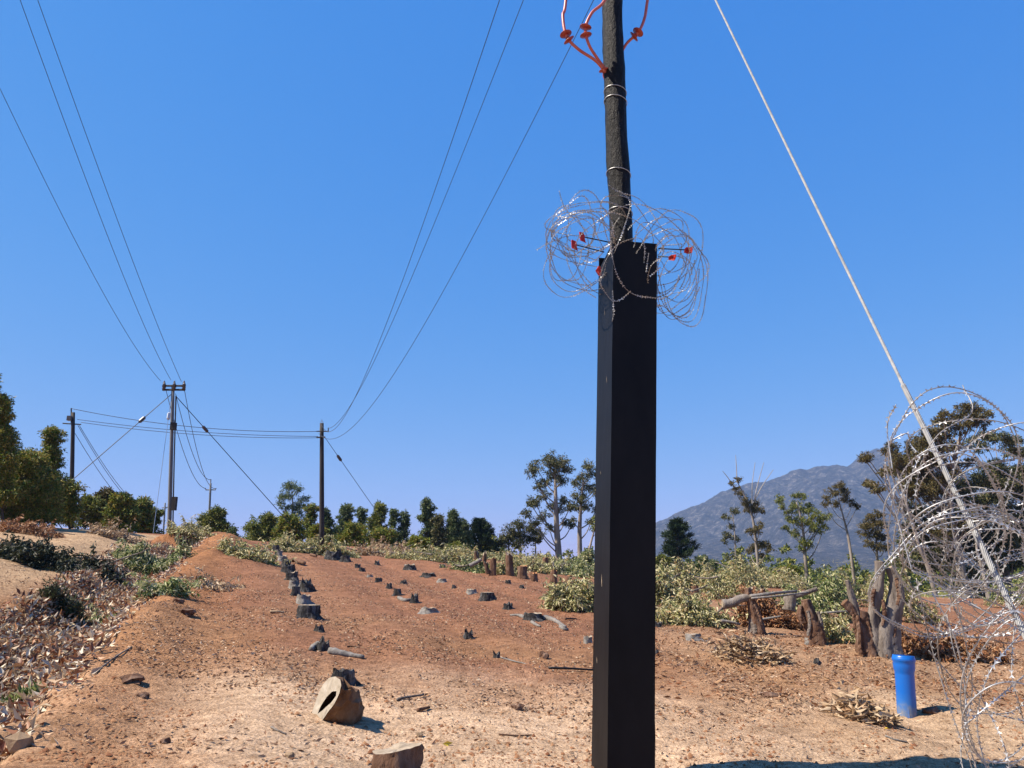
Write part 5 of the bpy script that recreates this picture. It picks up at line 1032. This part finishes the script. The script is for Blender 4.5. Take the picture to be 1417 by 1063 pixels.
lay('lower thin grey pole lying along the upper one', [(1040, 828), (1075, 825), (1118, 820, .6)], 3, 'silver', Y=Yl - .1, name='cut_pole', cat='pole')
lay('brown log behind the peeling stump row end', [(1085, 830), (1110, 822), (1130, 815)], 7, 'bark', Y=Yl + .9)
lay('stubby grey log standing behind the poles', [(1092, 845), (1094, 830), (1096, 822)], 16, 'bark', Y=Yl + .6)
lay('pale thin stick low in the brush under the thick bleached log', [(998, 859), (1012, 861), (1024, 864)], 4, 'silver', Y=Yl + .3, name='stick', cat='stick')
lay('pale stick lying on the orange leaves between the big stumps', [(1055, 857), (1068, 855), (1080, 853)], 3.2, 'silver', Y=Yl + .5, name='stick', cat='stick')
lay('grey pole lying flat in front of the green hanging brush', [(1134, 849), (1155, 847), (1172, 846)], 3.2, 'silver', Y=Yl + .3, name='cut_pole', cat='pole')
lay('pale cut branch sloping in the brush by the twin prongs', [(650, 783), (660, 778), (666, 774)], 6, 'silver', Y=G(655, 795)[1])

# ------------------------------------------------------------------ hollow log lump at the front
c0 = G(466, 1010); k0 = c0[1] / F
lg = thing('hollow_log', c0, 'chunky hollow piece of log with pale cut face on the sand', 'log')
d_ax = np.array([.80, .42, .12]); d_ax /= np.linalg.norm(d_ax)      # axis, points away to the right
nrm_face = -d_ax
Yc = c0[1] + .22
outline = [(464, 936), (456, 938), (448, 946), (440, 962), (433, 984), (427, 1000), (431, 1007), (439, 1006), (446, 998), (453, 987), (462, 976), (468, 965), (473, 952), (472, 941)]
out3 = []
fc = P(452, 975, Yc)
for (a, b) in outline:
    r_ = ray(a, b); s_ = np.dot(fc - CAM, nrm_face + np.array([-.1, -.25, .30])) / np.dot(r_, nrm_face + np.array([-.1, -.25, .30])); out3.append(CAM + r_ * s_)
out3 = np.array(out3); n = len(out3); lrr = np.random.default_rng(2)
rings = [out3]
targets = [(1.00, .10, 1.10), (.98, .30, 1.12), (.86, .48, 1.02), (.55, .58, .85)]
cen0 = out3.mean(0)
# body: sweep from the face outline toward a rounded far end whose silhouette reaches pixel (514,985)
endc = P(499, 979, Yc + .30)
profs = [(.16, 1.04), (.34, 1.08), (.55, 1.06), (.75, .92), (.92, .66), (1.0, .34)]
round_ref = []
for j in range(n):
    a = 2 * math.pi * j / n + 1.95; round_ref.append((math.cos(a), math.sin(a)))
side = np.cross(d_ax, [0, 0, 1.0]); side /= np.linalg.norm(side); upv = np.cross(side, d_ax)
scl = 33 * k0
for (t_, s_) in profs:
    cc = cen0 * (1 - t_) + endc * t_; ring = []
    for j in range(n):
        p_f = out3[j] - cen0; w2_ = side * (p_f @ side) + upv * (p_f @ upv); p_r = w2_ / np.linalg.norm(w2_) * scl
        q = p_f * (1 - min(1, t_ * 1.7)) + p_r * min(1, t_ * 1.7); ring.append(cc + q * s_ * (1 + .12 * lrr.standard_normal()))
    rings.append(np.array(ring))
rings.append(np.repeat((endc + d_ax * .02)[None], n, 0) + lrr.standard_normal((n, 3)) * .01)
mb = MB(); f = []
V = np.concatenate(rings); V[:, 2] = np.maximum(V[:, 2], H(V[:, 0], V[:, 1]) - .02)
for i in range(len(rings) - 1):
    for j in range(n): j2 = (j + 1) % n; f.append((i * n + j, i * n + j2, (i + 1) * n + j2, (i + 1) * n + j))
mb.add(V, f); ob = build('body', mb, M['logwood'], lg)
# the cut face has a hole: two rings, then a hollow going inward
hole_px = [(466, 956), (460, 957), (453, 964), (447, 973), (441, 983), (440, 988), (445, 985), (451, 979), (458, 973), (464, 966), (467, 960)]
fn_ = nrm_face + np.array([-.1, -.25, .30])
hol = []
for (a, b) in hole_px:
    r_ = ray(a, b); s_ = np.dot(fc - CAM, fn_) / np.dot(r_, fn_); hol.append(CAM + r_ * s_)
hol = np.array(hol)
def resample(loop, m):
    L_ = np.vstack([loop, loop[:1]]); s = np.concatenate([[0], np.cumsum(np.linalg.norm(np.diff(L_, axis=0), axis=1))]); q = np.linspace(0, s[-1], m, endpoint=False)
    return np.stack([np.interp(q, s, L_[:, kk]) for kk in range(3)], 1)
mseg = 30
def by_angle(loop, c, m):
    fx = np.cross(fn_, [0, 0, 1.0]); fx /= np.linalg.norm(fx); fy = np.cross(fn_ / np.linalg.norm(fn_), fx); rs = resample(loop, 400); ang = np.arctan2((rs - c) @ fy, (rs - c) @ fx); o_ = []
    for a in np.linspace(-math.pi, math.pi, m, endpoint=False): o_.append(rs[int(np.argmin(np.abs(np.angle(np.exp(1j * (ang - a))))))])
    return np.array(o_)
hc = hol.mean(0); Ao = by_angle(out3, hc, mseg); Bo = by_angle(hol, hc, mseg); off = fn_ / np.linalg.norm(fn_) * .004
mb = MB(); mid = (Ao + Bo) / 2 + lrr.standard_normal((mseg, 3)) * .004
f = []
for i in range(2):
    for j in range(mseg): j2 = (j + 1) % mseg; f.append((i * mseg + j, i * mseg + j2, (i + 1) * mseg + j2, (i + 1) * mseg + j))
mb.add(np.vstack([Ao, mid, Bo]) + off, f); build('cut_face', mb, M['logface'], lg)
mb = MB(); inn = Bo - fn_ / np.linalg.norm(fn_) * .16; inn = inn.mean(0) + (inn - inn.mean(0)) * .7
mb.add(np.vstack([Bo + off, inn, inn.mean(0)[None]]), [(j, (j + 1) % mseg, mseg + (j + 1) % mseg, mseg + j) for j in range(mseg)] + [(mseg + j, mseg + (j + 1) % mseg, 2 * mseg) for j in range(mseg)]); build('hollow', mb, M['hollow'], lg)

# ------------------------------------------------------------------ blue pipe
b0 = G(1255, 992); Yp = b0[1] + .06; tpipe = P(1250, 907, Yp); bpipe = P(1256, 1000, Yp); d = (tpipe - bpipe); Lp = np.linalg.norm(d); d /= Lp; kp = Yp / F; R0 = 12.0 * kp
pipe = thing('drain_pipe', (b0[0], Yp, Hs(b0[0], Yp)), 'upright bright blue plastic pipe with a socket end stuck in the sand', 'pipe')
mb = MB(); tube(mb, [bpipe + d * q for q in np.linspace(-.1, Lp * .74, 8)], R0 * .97, 32, cap=False); build('body', mb, M['bluepipe'], pipe, smooth=True)
mb = MB(); prof = [(.72, .97), (.76, 1.0), (.80, 1.09), (.86, 1.10), (.90, 1.10), (.915, 1.16), (.94, 1.20), (.965, 1.16), (.98, 1.10), (1.0, 1.10), (1.0, 1.02), (.93, 1.0), (.6, .9)]
tube(mb, [bpipe + d * Lp * a for a, _ in prof], [R0 * b for _, b in prof], 32, cap=False); 
build('socket', mb, M['bluepipe'], pipe, smooth=True)
mb = MB(); q0 = bpipe + d * .12; sidev = np.array([-.35, -.94, 0.]); w_ = np.cross(d, sidev)
mb.add([q0 + sidev * (R0 * .975) - w_ * .012 - d * .1, q0 + sidev * (R0 * .975) + w_ * .02 - d * .1, q0 + sidev * (R0 * .985) + w_ * .012 + d * .05, q0 + sidev * (R0 * .985) - w_ * .0 + d * .08], [(0, 1, 2, 3)]); build('scuff', mb, M['dustblue'], pipe)

# ------------------------------------------------------------------ rocks, blocks, rods, twigs
def rock(lab, px, py, w, h, mat='stone', seed=0, grp=None, name='rock', cat='rock', sub=2):
    import bmesh
    c = G(px, py); k = c[1] / F; bm = bmesh.new(); bmesh.ops.create_icosphere(bm, subdivisions=sub, radius=1); lr = np.random.default_rng(seed)
    for v_ in bm.verts:
        q = 1 + .22 * lr.standard_normal(); v_.co = Vector((v_.co.x * w * k / 2 * q, v_.co.y * w * k / 2.6 * q, v_.co.z * h * k * .7 * q + h * k * .25))
    me = bpy.data.meshes.new(name); bm.to_mesh(me); bm.free(); me.materials.append(M[mat]); o = link(name, me, None, (c[0], c[1] + w * k * .3, Hs(c[0], c[1] + w * k * .3))); return tag(o, lab, cat, grp)
gr_ = 'loose stones and clods on the field'
rock('angular ochre rock at the bottom left corner', 16, 1046, 34, 24, seed=2, sub=1)
for i, (lab, px, py, w, h, mt) in enumerate([('dark clod of earth at the left of the pale foreground', 176, 945, 34, 10, 'brownbark'), ('small dark clod below the larger earth clod', 194, 966, 18, 6, 'brownbark'), ('rust clod on the earth bank beside the track', 256, 852, 22, 9, 'brownbark'), ('small rust stone on the track edge above the rust clod', 246, 835, 14, 7, 'brownbark'), ('red clod to the right of the twig stump', 752 - 0, 912, 14, 8, 'brownbark'), ('brown stone at the bottom left foreground', 399 - 0, 1049, 12, 7, 'stone'), ('small brown stone left foreground by the sand', 225, 1030, 14, 6, 'brownbark'), ('round ochre pebble on the near sand left of the yellow leaf', 580 + 0, 1021, 9, 6, 'stone'),
      ('dark lump on the sand right of the box', 1066, 965, 22, 6, 'brownbark'), ('small dark lump at the top of the sandy hump', 1132, 920, 8, 9, 'char'), ('dark stone at the right foot of the blue pipe', 1292, 990, 24, 6, 'brownbark'), ('little brown stone in the middle foreground sand', 716, 983, 16, 6, 'brownbark')]):
    rock(lab, px, py, w, h, mt, seed=20 + i, grp=gr_)
for lab, px, py, w, h in (('grey concrete block on the left bank below the bushes', 77, 728, 13, 13), ('squat concrete lump at the left edge of the bank', 8, 726, 22, 14)):
    c = G(px, py); k = c[1] / F; mb = MB(); wv = w * k; hv = h * k; n_ = 4; box(mb, (c[0], c[1] + wv / 2, Hs(c[0], c[1]) + hv * .45), (wv, wv * .8, hv), .2)
    t = thing('concrete_block', (c[0], c[1] + wv / 2, Hs(c[0], c[1] + wv / 2)), lab, 'concrete block'); o = build('body', mb, M['concrete'], t)
    bv = o.modifiers.new('bevel', 'BEVEL'); bv.width = .04; bv.segments = 2
    mb = MB(); box(mb, (c[0] - wv * .05, c[1] + wv / 2, Hs(c[0], c[1]) + hv * .98), (wv * .7, wv * .5, hv * .12), .3); build('chipped_top', mb, M['concrete'], t)
for i, (lab, px, py, w, h) in enumerate([('pale bleached slab left of the concrete block', 58, 727, 20, 5), ('pale bleached slab right of the concrete block', 90, 731, 18, 5)]): rock(lab, px, py, w, h, 'deadwood', seed=50 + i, name='rubble', cat='rubble')
def rod(lab, pts, w, mat, name='stick', cat='stick', grp=None, lift=.6):
    pw = [G(a, b) for a, b in pts]; k = pw[0][1] / F; pw = [p_ + np.array([0, 0, w * k * lift]) for p_ in pw]; cv = curve(pw, 12); cv[:, 2] = np.maximum(cv[:, 2], H(cv[:, 0], cv[:, 1]) + w * k * .3)
    mb = MB(); tube(mb, cv, np.linspace(w * k / 2, w * k / 3, len(cv)), 6, jit=.05); return tag(build(name, mb, M[mat], None, loc=pw[0], smooth=True), lab, cat, grp)
rod('straight black rod lying on the soil, running behind the box', [(759, 929), (790, 930), (822, 932)], 3.6, 'blackmetal', 'steel_rod', 'rod', lift=1.2)
gk = 'sticks and twigs on the bare ground'
for lab, pts, w, mt in (('flat brown stick above the track at mid field', [(549, 971), (560, 968), (586, 964)], 4, 'bark'), ('short dark stick near the log shadow', [(578, 986), (586, 984), (594, 982)], 5, 'brownbark'), ('curved pale twig on the sand in front of the blue pipe', [(1225, 1020), (1240, 1026), (1258, 1029)], 2.6, 'silver'),
        ('brown stick on the track left of the flat stump', [(374, 849), (384, 849), (393, 850)], 4, 'stone'), ('thin twig sloping on the sand far left of the log', [(375, 1008), (384, 1013), (396, 1018)], 3, 'bark'), ('long thin stick crossing the gully edge', [(130, 934), (158, 912), (182, 897)], 3, 'bark'), ('thin dark twig on the track right of the split stump', [(480, 896), (488, 896), (498, 897)], 2.4, 'brownbark'),
        ('thin dark twig on the soil left of the twisted stump', [(1080, 882), (1100, 883), (1112, 882)], 2.4, 'brownbark'), ('dark twig in the cracked sand below the box', [(690, 1018), (715, 1020), (735, 1019)], 2.6, 'brownbark'), ('brown twig lying right of the pale root in the third row', [(782, 858), (790, 858), (797, 858)], 3, 'brownbark')):
    rod(lab, pts, w, mt, grp=gk)
c = G(412, 784); mb = MB(); kk = c[1] / F
rod('curled brown bark strip beside the dense stump row', [(403, 779), (410, 780), (416, 782), (421, 784)], 7, 'brownbark', 'bark_strip', 'bark')
rod('dark bark strip at the brush edge below the crest pole', [(430, 770), (434, 771), (438, 772)], 4, 'brownbark', 'bark_strip', 'bark')
# single bright fallen leaves
def single_leaf(lab, px, py, w, mat, seed):
    c = G(px, py); k = c[1] / F; v_, f_, r_ = leaves(np.array([[c[0], c[1], Hs(c[0], c[1]) + .02]]), np.array([[1.0, .2, .05]]), w * k, w * k * .4, seed=seed)
    tag(leaf_obj('fallen_leaf', v_, f_, r_, M[mat], None, loc=c), lab, 'leaf')
m_, nt_, b_, _ = newmat('yellow_leaf'); b_.inputs['Base Color'].default_value = (.75, .55, .05, 1); b_.inputs['Roughness'].default_value = .6; M['yellow'] = m_
single_leaf('small yellow leaf on the sand right of the cut stump', 612, 1034, 14, 'yellow', 3); single_leaf('small yellow leaf in front of the pipe leaf heap', 1224, 1012, 9, 'yellow', 4)
# plants in the gully
def sprigs(lab, px, py, hw, h, mat, n, seed, name='shrub', L=.12):
    lr = np.random.default_rng(seed); c = G(px, py); k = c[1] / F; t = thing(name, c, lab, 'plant'); st = MB(); P_ = []; D_ = []
    for i in range(n):
        b = np.array([c[0] + lr.uniform(-1, 1) * hw * k, c[1] + lr.uniform(0, .6) * hw * k, 0]); b[2] = Hs(b[0], b[1]); hh = h * k * lr.uniform(.4, 1) * (1 - .5 * abs(b[0] - c[0]) / (hw * k)); e = b + np.array([lr.normal(0, .15) * hh, lr.normal(0, .15) * hh, hh])
        tube(st, [b, (b + e) / 2 + lr.standard_normal(3) * .01, e], [.006, .005, .003], 4); q = lr.random(34) ** .7; P_.append(b + (e - b) * q[:, None]); dd = lr.standard_normal((34, 3)) * .7; dd[:, 2] += .6; D_.append(dd)
    build('stems', st, M['darkbark'], t); pos = np.concatenate(P_); ll = L * lr.uniform(.5, 1.2, len(pos)); v_, f_, r_ = leaves(pos, np.concatenate(D_), ll, ll * .22, seed=seed); leaf_obj('leaves', v_, f_, r_, M[mat], t)
sprigs('feathery grey green shrub growing at the gully edge', 86, 856, 36, 34, 'L_grass', 70, 1); sprigs('slender upright green sprig behind the feathery shrub', 68, 842, 7, 46, 'L_grass', 14, 2, L=.1); sprigs('small green seedling among dry leaves at lower left', 34, 985, 24, 24, 'L_green', 26, 3, L=.14)
